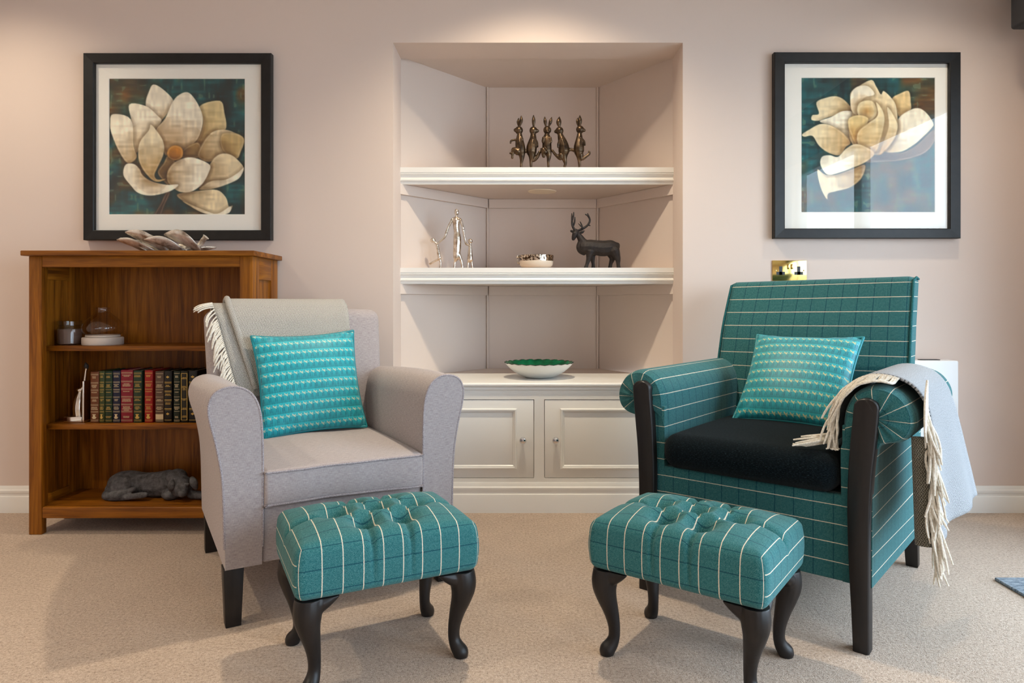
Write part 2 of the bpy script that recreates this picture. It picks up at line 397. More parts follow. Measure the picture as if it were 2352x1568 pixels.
glassmat('pane_glass'); glassmat('picture_glass', boost=.72); glassmat('jar_glass', (0.90, 0.95, 0.95, 1), 1.5, 0.02, 1.6); glassmat('lamp_glass', (0.93, 0.88, 0.84, 1), 1.5, 0.02, 1.6)
t = NT('lamp_emitter'); t.bsdf.inputs['Emission Color'].default_value = (*LAMP_COL, 1); t.bsdf.inputs['Emission Strength'].default_value = 30; M['lamp_emitter'] = t.m
t = NT('print_paint', 0.7); t.color(t.n('ShaderNodeVertexColor', layer_name='print').outputs[0]); M['print'] = t.m
def cover(name, rgb):
    t = NT('cover_' + name, 0.5, 0, None, spec=0.4); v = t.obj()
    c = lin(*rgb); c2 = lin(*[q * 0.7 for q in rgb])
    t.color(t.mix(t.noise(v, 70, 3), c, c2)); t.bump(t.noise(v, 500, 2), 0.2, 0.0006); return t.m
M['gilt'] = NT('gilt', 0.42, 0.6, lin(206, 172, 92)).m
M['gilt_pale'] = NT('gilt_pale', 0.45, 0.5, lin(214, 196, 158)).m

# ------------------------------------------------------------------ room
LX = -2.75; BY = -2.3
OL, OR, OT = -0.533, 0.681, 1.9655           # alcove opening
YR, YB = 3.05, 3.494                          # back of the reveal, back of the alcove
struct(rbox('floor', (LX - .1, RX + .12), (BY - .1, YB + .1), (-0.1, 0), 0, M['carpet'], smooth=False))
struct(rbox('ceiling', (LX - .1, RX + .12), (BY - .1, D + .02), (CEIL, CEIL + .1), 0, M['ceiling_paint'], smooth=False))
poly = [(LX, 0), (OL, 0), (OL, OT), (OR, OT), (OR, 0), (RX + .1, 0), (RX + .1, CEIL), (LX, CEIL)]
n = len(poly)
wv = [(x, D, z) for x, z in poly] + [(x, YR - .002, z) for x, z in poly]
wf = [tuple(range(n)), tuple(range(n, 2 * n))[::-1]] + [(i, n + i, n + (i + 1) % n, (i + 1) % n) for i in range(n)]
wall = mk('wall_back', wv, wf, M['wall_paint'], None, None, False)
bm = bmesh.new(); bm.from_mesh(wall.data); bmesh.ops.recalc_face_normals(bm, faces=bm.faces); bm.to_mesh(wall.data); bm.free(); struct(wall)
struct(rbox('wall_left', (LX - .1, LX), (BY, D), (0, CEIL), 0, M['wall_paint'], smooth=False))
struct(rbox('wall_front', (LX - .1, RX + .1), (BY - .1, BY), (0, CEIL), 0, M['wall_paint'], smooth=False))
# right wall with two door openings
poly = [(BY, 0), (WIN[1][0], 0), (WIN[1][0], WTOP), (WIN[1][1], WTOP), (WIN[1][1], 0), (WIN[0][0], 0), (WIN[0][0], WTOP), (WIN[0][1], WTOP), (WIN[0][1], 0), (D, 0), (D, CEIL), (BY, CEIL)]
n = len(poly)
wv = [(RX, y, z) for y, z in poly] + [(RX + .12, y, z) for y, z in poly]
wf = [tuple(range(n)), tuple(range(n, 2 * n))[::-1]] + [(i, n + i, n + (i + 1) % n, (i + 1) % n) for i in range(n)]
wall = mk('wall_right', wv, wf, M['wall_paint'], None, None, False)
bm = bmesh.new(); bm.from_mesh(wall.data); bmesh.ops.recalc_face_normals(bm, faces=bm.faces); bm.to_mesh(wall.data); bm.free(); struct(wall)
for k, (a, b) in enumerate(WIN):
    d = bpy.data.objects.new('door_%d' % (k + 1), None); COL.objects.link(d); d.location = (RX + .06, a, 0); BASE[d] = Vector((RX + .06, a, 0)); struct(d)
    mid = (a + b) / 2
    for (y0, y1, z0, z1) in ((a, a + .06, 0, WTOP), (b - .06, b, 0, WTOP), (a + .06, b - .06, 0, .10), (a + .06, b - .06, WTOP - .07, WTOP), (mid - .05, mid + .05, .10, WTOP - .07)):
        rbox('door_frame', (RX + .03, RX + .09), (y0, y1), (z0, z1), .004, M['upvc'], d, k=1)
    for (y0, y1) in ((a + .06, mid - .05), (mid + .05, b - .06)):
        rbox('glass_pane', (RX + .058, RX + .062), (y0, y1), (.10, WTOP - .07), 0, M['pane_glass'], d, smooth=False)
struct(rbox('patio_ground', (RX + .13, RX + 8), (-8, 8), (-.25, -.12), 0, M['patio_stone'], smooth=False))
# alcove lining
def slab(name, p, q, z0, z1, mat, th=.03):
    p = np.array(p); q = np.array(q); dd = (q - p) / np.linalg.norm(q - p); nn = np.array([-dd[1], dd[0]]) * th
    return struct(prism(name, [tuple(p), tuple(q), tuple(q + nn), tuple(p + nn)], z0, z1, mat))
BL, BR = (-0.1716, YB), (0.399, YB)
NL, NR = (OL - .012, YR), (OR + .02, YR)
CT = 0.542                                    # cabinet top
NC = 1.979
slab('wall_alcove_left', NL, BL, CT - .06, NC + .03, M['niche_paint']); slab('wall_alcove_back', BL, BR, CT - .06, NC + .03, M['niche_paint']); slab('wall_alcove_right', BR, NR, CT - .06, NC + .03, M['niche_paint'])
struct(prism('ceiling_alcove', [NL, NR, BR, BL], NC, NC + .03, M['niche_paint']))
for k, (x, y, nm) in enumerate(((BL[0], BL[1], 1), (BR[0], BR[1], 2))):
    for j, (z0, z1) in enumerate(((CT, .958), (1.034, 1.402), (1.48, NC))):
        s = 1 if k == 0 else -1
        struct(tube('trim_%d' % (k * 3 + j + 1), [(x + s * .004, y - .006, z0), (x + s * .004, y - .006, (z0 + z1) / 2), (x + s * .004, y - .006, z1)], .0055, M['niche_paint'], None, 10))
# skirting
SK = [(0, 0), (-.016, 0), (-.016, .062), (-.014, .068), (-.0105, .070), (-.0105, .078), (-.013, .084), (-.013, .092), (-.008, .097), (-.006, .104), (-.003, .110), (0, .110)]
struct(extr('baseboard_back_left', [(D + y - .0005, z) for y, z in SK], LX, OL, M['white'], ang=20))
struct(extr('baseboard_back_right', [(D + y - .0005, z) for y, z in SK], OR, RX, M['white'], ang=20))
struct(extr('baseboard_right', [(RX + y - .0005, z) for y, z in SK], WIN[0][1] + .02, D - .02, M['white'], ang=20, ax='y'))
struct(extr('baseboard_left', [(LX - y + .0005, z) for y, z in SK], BY + .02, D - .02, M['white'], ang=20, ax='y'))
# ceiling downlights
for (x, y, w) in ((-2.12, 2.34, .66), (0.06, 2.34, 1.55), (1.62, 2.34, .45), (-2.0, .95, 1.2), (0.75, .40, .2), (-1.3, -1.0, 1.0), (0.75, -1.0, .8)):
    dl = thing('ceiling_downlight', 'small round white recessed downlight in the ceiling', 'downlight', (x, y, CEIL - .004), group='ceiling downlights')
    lathe('trim_ring', [(.028, .003), (.03, -.004), (.040, -.005), (.043, 0), (.043, .003)], (x, y, CEIL), M['white'], dl, 28)
    lathe('lamp', [(.0005, .001), (.028, .0)], (x, y, CEIL), M['lamp_emitter'], dl, 20)
    L = bpy.data.lights.new('downlight', 'SPOT'); L.energy = LAMP_W * w; L.color = LAMP_COL; L.spot_size = R(126); L.spot_blend = 1.0; L.shadow_soft_size = 0.035
    lo = bpy.data.objects.new('downlight', L); COL.objects.link(lo); lo.location = (x, y, CEIL - .015)
pel = thing('window_pelmet', 'dark grey padded pelmet box high on the right above the glazed door', 'pelmet', (RX - .12, 1.4, 1.98))
rbox('pelmet_box', (RX - .21, RX - .005), (.15, 2.72), (1.96, 2.22), .012, M['pelmet_fabric'], pel)
# door mat
rg = rbox('door_mat', (1.493, 2.12), (1.05, 2.150), (.0005, .010), .003, M['rug']); tag(rg, 'blue grey ribbed mat on the carpet at the far right', 'mat')

# ------------------------------------------------------------------ built-in cabinet
cab = thing('alcove_cabinet', 'white built-in cabinet with two panelled doors under the alcove', 'cabinet', ((OL + OR) / 2, D, 0))
FY = D - .002
wt = prism('worktop', [(OL + .002, FY - .004), (OR - .002, FY - .004), (OR - .002, YR + .002), (NR[0] - .02, YR + .004), (0.54, 3.24), (-0.38, 3.24), (NL[0] + .02, YR + .004), (OL + .002, YR + .002)], CT - .03, CT, M['white'], cab)
prism('back_ledge', [(-0.385, 3.2405), (0.545, 3.2405), (BR[0], BR[1] - .002), (BL[0], BL[1] - .002)], CT - .03, CT - .0005, M['niche_paint'], cab)
tube('worktop_nosing', [(OL + .003, FY - .004, CT - .009), (0, FY - .004, CT - .009), (OR - .003, FY - .004, CT - .009)], .009, M['white'], cab, 12)
def dz(y): return H - (y - CY) * FY / F
def dx(x): return (x - CX) * FY / F
xl0, xl1, xr0, xr1 = dx(928), dx(1227), dx(1250), dx(1549)
zt, zb = dz(917), dz(1098)
for (x0, x1, z0, z1, nm) in ((OL + .002, OR - .002, zt, CT - .0305, 'top_rail'), (OL + .002, xl0, .10, zt, 'stile'), (xl1, xr0, .10, zt, 'stile'), (xr1, OR - .002, .10, zt, 'stile'), (xl0, xl1, .10, zb, 'bottom_rail'), (xr0, xr1, .10, zb, 'bottom_rail')):
    rbox(nm, (x0, x1), (FY, FY + .022), (z0, z1), 0, M['white'], cab, smooth=False)
rbox('carcass', (OL + .004, OR - .004), (FY + .026, YR - .01), (.005, CT - .032), 0, M['white'], cab, smooth=False)
extr('plinth', [(FY + y * .9, z * 1.13) for y, z in SK] + [(FY + .02, .124), (FY + .02, 0)], OL + .002, OR - .002, M['white'], cab, ang=20)
for (x0, x1, px, kx) in ((xl0, xl1, (dx(952), dx(1187)), dx(1201)), (xr0, xr1, (dx(1287), dx(1524)), dx(1276))):
    g = .0022
    door = rbox('cabinet_door', (x0 + g, x1 - g), (FY + .0015, FY + .020), (zb + g, zt - g), .001, M['white'], cab, k=1)
    pz0, pz1 = dz(1077), dz(938)
    # mitred moulding round the panel
    ring = []
    for (o_, y_) in ((0, 0), (0, -.004), (.003, -.0075), (.008, -.0075), (.010, -.004), (.014, -.0035), (.0175, 0)):
        ring.append([(px[0] + o_, FY + .0012 + y_, pz0 + o_), (px[1] - o_, FY + .0012 + y_, pz0 + o_), (px[1] - o_, FY + .0012 + y_, pz1 - o_), (px[0] + o_, FY + .0012 + y_, pz1 - o_)])
    gsurf('panel_moulding', np.array(ring), M['white'], door, cj=True, ang=25)
    kz = dz(1009)
    lathe('knob', [(.009, 0), (.0095, .002), (.0055, .004), (.0045, .010), (.006, .013), (.0115, .016), (.0145, .021), (.0150, .026), (.0125, .032), (.007, .0355), (.0003, .0365)], (kx, FY + .002, kz), M['chrome'], door, 24, 'y')
# ------------------------------------------------------------------ alcove shelves
for (zt_, zb_, lab, disc) in ((1.478, 1.404, 'upper alcove shelf with white moulded front, five rabbits on it', True), (1.032, .960, 'lower alcove shelf with white moulded front, stag figurine on it', False)):
    sh = thing('alcove_shelf', lab, 'shelf', (.07, 3.25, zb_), group='alcove shelves')
    prism('shelf_board', [(NL[0] + .004, YR + .004), (NR[0] - .004, YR + .004), (BR[0] - .002, BR[1] - .003), (BL[0] + .002, BL[1] - .003)], zb_ + .002, zt_, M['niche_paint'], sh)
    h = zt_ - zb_; y0 = YR + .002
    pr = [(y0, 0), (y0 - .010, 0), (y0 - .012, .10), (y0 - .0125, .16), (y0 - .019, .20), (y0 - .020, .26), (y0 - .014, .31), (y0 - .010, .42), (y0 - .0125, .52), (y0 - .019, .57), (y0 - .021, .62), (y0 - .017, .665), (y0 - .0165, .69), (y0 - .0205, .70), (y0 - .0205, 1), (y0, 1)]
    extr('front_moulding', [(y, zb_ + z * h) for y, z in pr], OL - .010, OR + .012, M['white'], sh, ang=25)
    for (p, q, ) in ((NL, BL), (BL, BR), (BR, NR)):
        p = np.array(p); q = np.array(q); dd = (q - p) / np.linalg.norm(q - p); nn = np.array([dd[1], -dd[0]])
        a = p + nn * .002 - dd * (.03 if p[1] < 3.2 else -.012); b = q + nn * .002 + dd * (.03 if q[1] < 3.2 else -.012)
        prism('support_rail', [tuple(a), tuple(b), tuple(b + nn * .018), tuple(a + nn * .018)], zb_ - .044, zb_ + .001, M['niche_paint'], sh)
    if disc:
        lathe('cover_disc', [(.0005, -.004), (.058, -.004), (.066, -.003), (.068, 0.001)], (.104, 3.239, zb_ + .002), M['disc_cream'], sh, 40)

# ------------------------------------------------------------------ framed prints
def vnoise(n, cells, seed, aspect=(1, 1)):
    r = np.random.RandomState(seed); cx_, cy_ = max(2, int(cells * aspect[0])), max(2, int(cells * aspect[1]))
    g = r.rand(cy_ + 2, cx_ + 2)
    y = np.linspace(0, cy_, n); x = np.linspace(0, cx_, n)
    yi = y.astype(int); xi = x.astype(int); fy = (y - yi)[:, None]; fx = (x - xi)[None]
    fy = fy * fy * (3 - 2 * fy); fx = fx * fx * (3 - 2 * fx)
    a = g[np.ix_(yi, xi)]; b = g[np.ix_(yi, xi + 1)]; c = g[np.ix_(yi + 1, xi)]; d = g[np.ix_(yi + 1, xi + 1)]
    return (a * (1 - fx) + b * fx) * (1 - fy) + (c * (1 - fx) + d * fx) * fy
def polydist(X, Y, poly):
    """signed distance, negative inside"""
    P = spline(np.array(poly, float), 5, True)[:, :2]; n = len(P)
    best = np.full(X.shape, 1e9); ins = np.zeros(X.shape, bool)
    for i in range(n):
        a, b = P[i], P[(i + 1) % n]; d = b - a
        tt = np.clip(((X - a[0]) * d[0] + (Y - a[1]) * d[1]) / (d.dot(d) + 1e-9), 0, 1)
        best = np.minimum(best, np.hypot(X - a[0] - tt * d[0], Y - a[1] - tt * d[1]))
        c = (a[1] > Y) != (b[1] > Y)
        with np.errstate(divide='ignore', invalid='ignore'):
            xx = (b[0] - a[0]) * (Y - a[1]) / (b[1] - a[1] + 1e-12) + a[0]
        ins ^= c & (X < xx)
    return np.where(ins, -best, best)
def paint(n, org, size, petals, seed, warm):
    """petals: (outline, base point, light colour, shade colour); all in the print's own drawing units"""
    g = (np.arange(n) + .5) / n
    X, Y = np.meshgrid(org[0] + g * size, org[1] + g * size)
    c = lambda *q: np.array(q, float)
    n1, n2, n3 = vnoise(n, 5, seed), vnoise(n, 16, seed + 1, (1, .5)), vnoise(n, 60, seed + 2, (1, .25))
    n4 = vnoise(n, 60, seed + 3, (.2, 1)); n5 = vnoise(n, 9, seed + 4)
    f = np.clip(.5 * n1 + .3 * n2 + .2 * n3, 0, 1)[..., None]
    f = np.clip((f - .5) * 1.7 + .5, 0, 1); img = c(20, 30, 32) * (1 - f) + c(16, 98, 102) * f
    br = np.clip((n5 * .7 + n2 * .4 - .55) * 3.5, 0, 1)[..., None]
    img = img * (1 - br * .8) + c(104, 62, 22) * br * .8
    corner = np.clip(1.2 - np.hypot((X - org[0] - (size * (.12 if warm else .93))) / size, (Y - org[1] - size * .12) / size) * 5.5, 0, 1)[..., None]
    img = img * (1 - corner * .6) + c(132, 82, 32) * corner * .6
    img *= (.78 + .5 * n4)[..., None]
    scr = (((n3 > .80) & (n2 > .5)) | ((n4 > .84) & (n5 > .45)))[..., None]
    img = np.where(scr, img * .5 + c(110, 130, 104) * .5, img)
    px = size / n
    for (poly, base, hi, lo) in petals:
        d = polydist(X, Y, poly)
        sh = np.clip(1 - np.maximum(d, 0) / 26, 0, 1)[..., None] * .45
        img = img * (1 - sh) + img * sh * c(.42, .34, .26)
        P = np.array(poly, float); L = max(np.hypot(*(P - base).T))
        tt = np.clip(np.hypot(X - base[0], Y - base[1]) / L, 0, 1)
        inner = np.clip(-d / 46, 0, 1)
        k = np.clip(.24 + tt * 1.10 - .22 * (1 - inner) * (tt < .6) + .28 * (n1 - .5) + .22 * (n4 - .5), 0, 1)[..., None]
        col = np.array(lo) * (1 - k) + np.array(hi) * k
        rim = np.clip(1 - np.abs(-d - 7) / 7, 0, 1)[..., None] * .28
        col = col * (1 - rim) + c(240, 226, 196) * rim
        col *= (.90 + .14 * n3 + .08 * n4)[..., None]
        m = np.clip(.5 - d / (1.6 * px), 0, 1)[..., None]
        img = img * (1 - m) + col * m
    return np.clip(img, 0, 255), X, Y
def print_mesh(parent, x0, x1, z0, z1, y, img):
    n = img.shape[0]
    xs = np.linspace(x0, x1, n); zs = np.linspace(z1, z0, n)
    V = np.zeros((n, n, 3)); V[..., 0] = xs[None]; V[..., 2] = zs[:, None]; V[..., 1] = y
    i = np.arange((n - 1) * (n - 1)); r_, c_ = i // (n - 1), i % (n - 1)
    Fc = np.stack([r_ * n + c_, (r_ + 1) * n + c_, (r_ + 1) * n + c_ + 1, r_ * n + c_ + 1], 1)
    me = bpy.data.meshes.new('print'); me.vertices.add(n * n); me.vertices.foreach_set('co', V.ravel().astype(np.float32))
    me.loops.add(Fc.size); me.loops.foreach_set('vertex_index', Fc.ravel().astype(np.int32))
    me.polygons.add(len(Fc)); me.polygons.foreach_set('loop_start', np.arange(0, Fc.size, 4, dtype=np.int32))
    me.update(calc_edges=True); me.validate()
    s = img / 255.0; l = np.where(s <= .04045, s / 12.92, ((s + .055) / 1.055) ** 2.4)
    a = me.color_attributes.new('print', 'FLOAT_COLOR', 'POINT')
    a.data.foreach_set('color', np.concatenate([l, np.ones((n, n, 1))], 2).ravel().astype(np.float32))
    return link('print', me, M['print'], parent, False)
WH, CRM, LO, MID = (246, 236, 212), (238, 218, 176), (112, 76, 34), (164, 130, 80)
fl = [  # left flower
 ([(575, 310), (640, 345), (705, 415), (690, 470), (625, 555), (560, 600), (520, 450), (545, 350)], (640, 640), WH, MID),
 ([(885, 455), (1020, 420), (1050, 500), (1060, 610), (980, 640), (900, 720), (830, 740), (880, 660), (905, 560)], (830, 720), (222, 200, 146), (140, 100, 48)),
 ([(410, 445), (520, 455), (600, 520), (625, 560), (560, 640), (500, 700), (460, 770), (440, 720), (425, 560)], (560, 760), WH, MID),
 ([(300, 510), (420, 545), (440, 720), (460, 800), (400, 840), (340, 760), (290, 640), (280, 570)], (470, 830), WH, MID),
 ([(800, 362), (845, 400), (890, 480), (905, 560), (880, 660), (830, 720), (770, 750), (670, 790), (640, 760), (610, 660), (590, 610), (650, 540), (700, 430), (745, 380)], (680, 800), WH, (150, 108, 56)),
 ([(780, 740), (870, 700), (900, 760), (880, 800), (800, 810), (740, 790)], (760, 800), (150, 116, 66), (90, 60, 28)),
 ([(870, 780), (920, 680), (980, 625), (1060, 615), (1130, 640), (1183, 680), (1160, 760), (1130, 810), (1040, 780), (960, 830), (900, 820)], (860, 840), CRM, (126, 90, 44)),
 ([(1040, 640), (1130, 640), (1183, 680), (1160, 760), (1130, 810), (1050, 770), (1020, 700)], (1010, 780), (196, 168, 112), (132, 96, 48)),
 ([(950, 850), (1000, 790), (1060, 775), (1120, 800), (1180, 870), (1150, 920), (1060, 960), (960, 1000), (880, 1020), (900, 960)], (900, 1000), CRM, LO),
 ([(880, 1015), (960, 960), (1060, 950), (1140, 905), (1180, 870), (1150, 940), (1060, 985), (960, 1015)], (860, 1010), WH, MID),
 ([(670, 790), (640, 840), (600, 900), (640, 960), (680, 980), (720, 840)], (660, 900), (138, 106, 62), (84, 58, 28)),
 ([(730, 1050), (880, 1025), (1000, 1020), (1060, 1070), (1080, 1130), (1105, 1125), (1080, 1170), (1000, 1192), (900, 1170), (800, 1115)], (740, 1040), CRM, (106, 76, 40)),
 ([(770, 1095), (900, 1150), (1000, 1180), (1090, 1130), (1080, 1175), (1000, 1192), (900, 1172), (820, 1130)], (760, 1090), WH, MID),
 ([(665, 960), (670, 890), (720, 830), (800, 802), (870, 810), (950, 850), (945, 900), (900, 980), (830, 1030), (760, 1035), (710, 1010)], (660, 960), WH, (140, 104, 56)),
 ([(385, 850), (440, 845), (480, 880), (500, 920), (560, 960), (660, 985), (740, 985), (680, 1030), (560, 1058), (470, 1040), (420, 990), (370, 920)], (560, 930), WH, (150, 112, 60)),
 ([(555, 580), (600, 630), (640, 700), (640, 780), (600, 870), (580, 920), (600, 950), (655, 945), (610, 965), (560, 950), (500, 880), (470, 800), (480, 700), (540, 620)], (570, 960), (234, 220, 186), (166, 126, 66)),
 ([(718, 720), (760, 735), (772, 775), (755, 810), (715, 822), (675, 805), (664, 770), (682, 735)], (700, 840), (198, 128, 36), (84, 46, 12)),
]
stem = ([(655, 1040), (685, 1040), (650, 1120), (618, 1196), (572, 1196), (620, 1110)], (600, 1190), (70, 46, 32), (46, 30, 22))
fr_ = [  # right flower
 ([(850, 380), (900, 345), (955, 330), (968, 400), (965, 450), (900, 490), (880, 460)], (870, 500), (226, 196, 140), MID),
 ([(800, 710), (900, 715), (1000, 670), (1110, 570), (1118, 640), (1050, 720), (900, 765), (740, 775), (690, 770)], (760, 760), (120, 96, 78), (84, 64, 52)),
 ([(885, 510), (960, 450), (1020, 437), (1070, 470), (1110, 530), (1100, 560), (1040, 620), (980, 670), (900, 710), (800, 705), (860, 640)], (810, 700), WH, (206, 172, 116)),
 ([(375, 400), (440, 370), (500, 362), (550, 385), (600, 440), (590, 460), (500, 480), (430, 500), (390, 515), (345, 510), (350, 480), (390, 470)], (600, 480), CRM, (150, 112, 60)),
 ([(395, 520), (470, 490), (540, 455), (610, 465), (620, 540), (620, 620), (640, 680), (560, 620), (480, 550)], (640, 660), WH, MID),
 ([(285, 600), (330, 570), (400, 535), (470, 545), (540, 590), (590, 650), (560, 680), (520, 730), (450, 715), (390, 670), (350, 610), (300, 615)], (600, 690), CRM, (176, 128, 66)),
 ([(720, 260), (750, 300), (780, 350), (800, 330), (860, 390), (880, 450), (885, 540), (870, 620), (820, 690), (760, 730), (640, 700), (590, 640), (580, 560), (600, 470), (590, 400), (590, 340), (640, 300)], (700, 600), CRM, (190, 142, 78)),
 ([(640, 300), (700, 300), (740, 350), (680, 370), (640, 420), (630, 480), (595, 450), (588, 380), (600, 330)], (660, 440), WH, (186, 140, 78)),
 ([(650, 400), (720, 390), (755, 440), (745, 490), (700, 520), (650, 500), (630, 450)], (690, 460), (230, 208, 160), (176, 124, 58)),
 ([(580, 500), (640, 480), (700, 500), (680, 560), (640, 620), (620, 660), (590, 600), (575, 550)], (620, 640), (226, 196, 134), (190, 136, 66)),
 ([(820, 430), (870, 500), (885, 560), (850, 650), (770, 730), (800, 640), (830, 540)], (780, 720), CRM, (190, 142, 78)),
 ([(750, 400), (790, 450), (802, 520), (775, 640), (742, 715), (660, 690), (630, 640), (640, 580), (700, 530), (760, 480)], (700, 720), (236, 216, 170), (196, 148, 82)),
 ([(380, 820), (430, 850), (500, 850), (600, 815), (680, 790), (660, 870), (590, 930), (500, 955), (450, 970), (440, 1005), (400, 930)], (640, 800), CRM, (150, 108, 58)),
 ([(510, 740), (560, 690), (620, 660), (690, 680), (740, 720), (690, 770), (600, 810), (500, 845), (440, 850), (400, 790), (410, 740), (460, 730)], (740, 730), WH, (196, 152, 88)),
]
def framed(px0, px1, py0, py1, ix0, ix1, iy0, iy1, qx0, qx1, qy0, qy1, img, label):
    YF = D - .034
    a0, a1 = at(px0, py0, YF), at(px1, py1, YF); b0, b1 = at(ix0, iy0, YF), at(ix1, iy1, YF); q0, q1 = at(qx0, qy0, D - .012), at(qx1, qy1, D - .012)
    fr = thing('framed_print', label, 'picture', ((a0[0] + a1[0]) / 2, D - .004, a1[2]))
    rings = []
    for (f_, y) in ((0, D - .004), (0, YF + .004), (.06, YF), (.92, YF + .003), (1, YF + .006), (1, D - .010)):
        L_, R_, T_, B_ = a0[0] + (b0[0] - a0[0]) * f_, a1[0] + (b1[0] - a1[0]) * f_, a0[2] + (b0[2] - a0[2]) * f_, a1[2] + (b1[2] - a1[2]) * f_
        rings.append([(L_, y, B_), (R_, y, B_), (R_, y, T_), (L_, y, T_)])
    rings = np.array(rings)
    for s in range(4):
        P = rings[:, [s, (s + 1) % 4]]
        gsurf('frame_side', P, M['frame'], fr, ang=25)
    e = .004
    # mount: four strips with a bevelled window
    mo = []
    for (u0, u1, y) in ((b0 + (-e, 0, e), b1 + (e, 0, -e), D - .0135), (q0, q1, D - .0135), (q0 + (.002, 0, -.002), q1 + (-.002, 0, .002), D - .0115)):
        mo.append([(u0[0], y, u1[2]), (u1[0], y, u1[2]), (u1[0], y, u0[2]), (u0[0], y, u0[2])])
    gsurf('mount', np.array(mo), M['mount_board'], fr, cj=True, ang=15)
    print_mesh(fr, q0[0] - .002, q1[0] + .002, q1[2] - .002, q0[2] + .002, D - .0110, img)
    rbox('backing_board', (a0[0] + .01, a1[0] - .01), (D - .0095, D - .005), (a1[2] + .01, a0[2] - .01), 0, M['mount_board'], fr, smooth=False)
    rbox('glass', (b0[0] - .002, b1[0] + .002), (D - .0205, D - .0185), (b1[2] - .002, b0[2] + .002), 0, M['picture_glass'], fr, smooth=False)
    return fr
imgL, _, _ = paint(250, (268, 265), 927, [stem] + fl, 11, True)
imgR, _, _ = paint(250, (273, 241), 852, fr_, 29, False)
framed(190, 622, 121, 551, 214, 598, 144, 528, 250, 563, 180, 493, imgL, 'black framed print of an open cream magnolia with orange centre, above the bookcase')
framed(1779, 2208, 119, 547, 1804, 2183, 143, 524, 1840, 2148, 178, 488, imgR, 'dark framed print of a half closed cream flower, above the brass socket')

# ------------------------------------------------------------------ brass socket
so = thing('wall_socket', 'polished brass double wall socket above the teal armchair', 'socket', at(1812, 620, D))
s0, s1 = at(1773, 598, D), at(1852, 645, D)
rbox('plate', (s0[0], s1[0]), (D - .006, D - .0005), (s1[2], s0[2]), .002, M['brass'], so, k=1)
for cx_ in (1793, 1834.5):
    for (xa, xb, ya, yb) in ((cx_ - 3.4, cx_ + 3.6, 611.5, 631), (cx_ - 9.8, cx_ + 9.8, 624, 631)):
        p, q = at(xa, ya, D - .006), at(xb, yb, D - .006)
        rbox('pin_plate', (p[0], q[0]), (D - .0068, D - .0055), (q[2], p[2]), 0, M['socket_black'], so, smooth=False)
for cx_ in (1809.5, 1818):
    p, q = at(cx_ - 2.6, 606.5, D), at(cx_ + 2.6, 618, D)
    rbox('rocker_switch', (p[0], q[0]), (D - .010, D - .005), (q[2], p[2]), .001, M['brass'], so, k=1)
for cx_ in (1781.5, 1846.5):
    p = at(cx_, 621, D - .006); lathe('screw', [(.003, 0), (.003, .0008), (.0003, .0014)], p, M['brass'], so, 14, 'y')

# ------------------------------------------------------------------ storage heater
he = thing('wall_heater', 'slim white panel heater on the wall behind the teal armchair', 'heater', (1.5, 2.8, 0))
hx0, hx1, hy, hz0, hz1 = 1.06, 1.783, 2.775, .004, .64
rbox('casing', (hx0, hx1), (hy, D - .018), (.115, hz1), .006, M['heater_white'], he)
rbox('foot_rail', (hx0, hx1), (hy, D - .018), (hz0, .03), .003, M['heater_white'], he)
rbox('grille_back', (hx0 + .01, hx1 - .01), (hy + .012, D - .02), (.03, .115), 0, M['heater_slot'], he, smooth=False)
for k in range(6):
    z = .034 + k * .0135
    rbox('grille_slat', (hx0, hx1), (hy + .001, hy + .011), (z, z + .007), .001, M['heater_white'], he, k=1)
rbox('top_vent', (hx1 - .14, hx1 - .06), (hy + .025, hy + .05), (hz1 - .001, hz1 + .003), .001, M['heater_slot'], he, k=1)

# ------------------------------------------------------------------ bookcase
bk = thing('bookcase', 'stained oak open bookcase with two shelves against the left wall', 'bookcase', (-1.43, 2.71, 0))
X0, X1, YF_, YBk = -1.854, -1.010, 2.575, 2.842
rbox('top_board', (-1.871, -.9956), (2.553, 2.856), (1.0512, 1.0707), .003, M['oak_x'], bk, k=1)
st = .048; th = .026
for (xa, s) in ((X0, 1), (X1, -1)):
    xs = sorted((xa, xa + s * st))
    rbox('front_stile', xs, (YF_, YF_ + .028), (0.0005, 1.051), .002, M['oak_z'], bk, k=1)
    # side: rear post, rails and inset panel
    xs2 = sorted((xa, xa + s * th))
    sd = rbox('side_post', xs2, (2.770, YBk), (0.0005, 1.051), .0015, M['oak_z'], bk, k=1)
    rbox('side_post', xs2, (YF_ + .0285, 2.642), (.0615, 1.051), .0015, M['oak_z'], bk, k=1)
    rbox('side_rail', xs2, (2.6425, 2.7695), (.062, .135), .0015, M['oak_y'], bk, k=1)
    rbox('side_rail', xs2, (2.6425, 2.7695), (.965, 1.051), .0015, M['oak_y'], bk, k=1)
    xm = xa + s * th / 2
    rbox('side_panel', (xm - .005, xm + .005), (2.638, 2.774), (.130, .97), 0, M['oak_z'], bk, smooth=False)
rbox('top_rail', (X0 + st + .0003, X1 - st - .0003), (YF_ + .002, YF_ + .024), (.867 - (613 - CY) * YF_ / F, 1.051), .0015, M['oak_x'], bk, k=1)
rbox('bottom_rail', (X0 + st + .0003, X1 - st - .0003), (YF_ + .001, YF_ + .024), (.0615, .104), .004, M['oak_x'], bk)
rbox('bottom_shelf', (X0 + th + .0005, X1 - th - .0005), (YF_ + .0245, 2.832), (.086, .1045), 0, M['oak_x'], bk, smooth=False)
for z in (.7096, .408):
    rbox('shelf', (X0 + th + .0005, X1 - th - .0005), (2.625, 2.832), (z - .020, z), .002, M['oak_x'], bk, k=1)
rbox('back_panel', (X0 + th + .0005, X1 - th - .0005), (2.8325, 2.8415), (.062, 1.051), 0, M['oak_z'], bk, smooth=False)

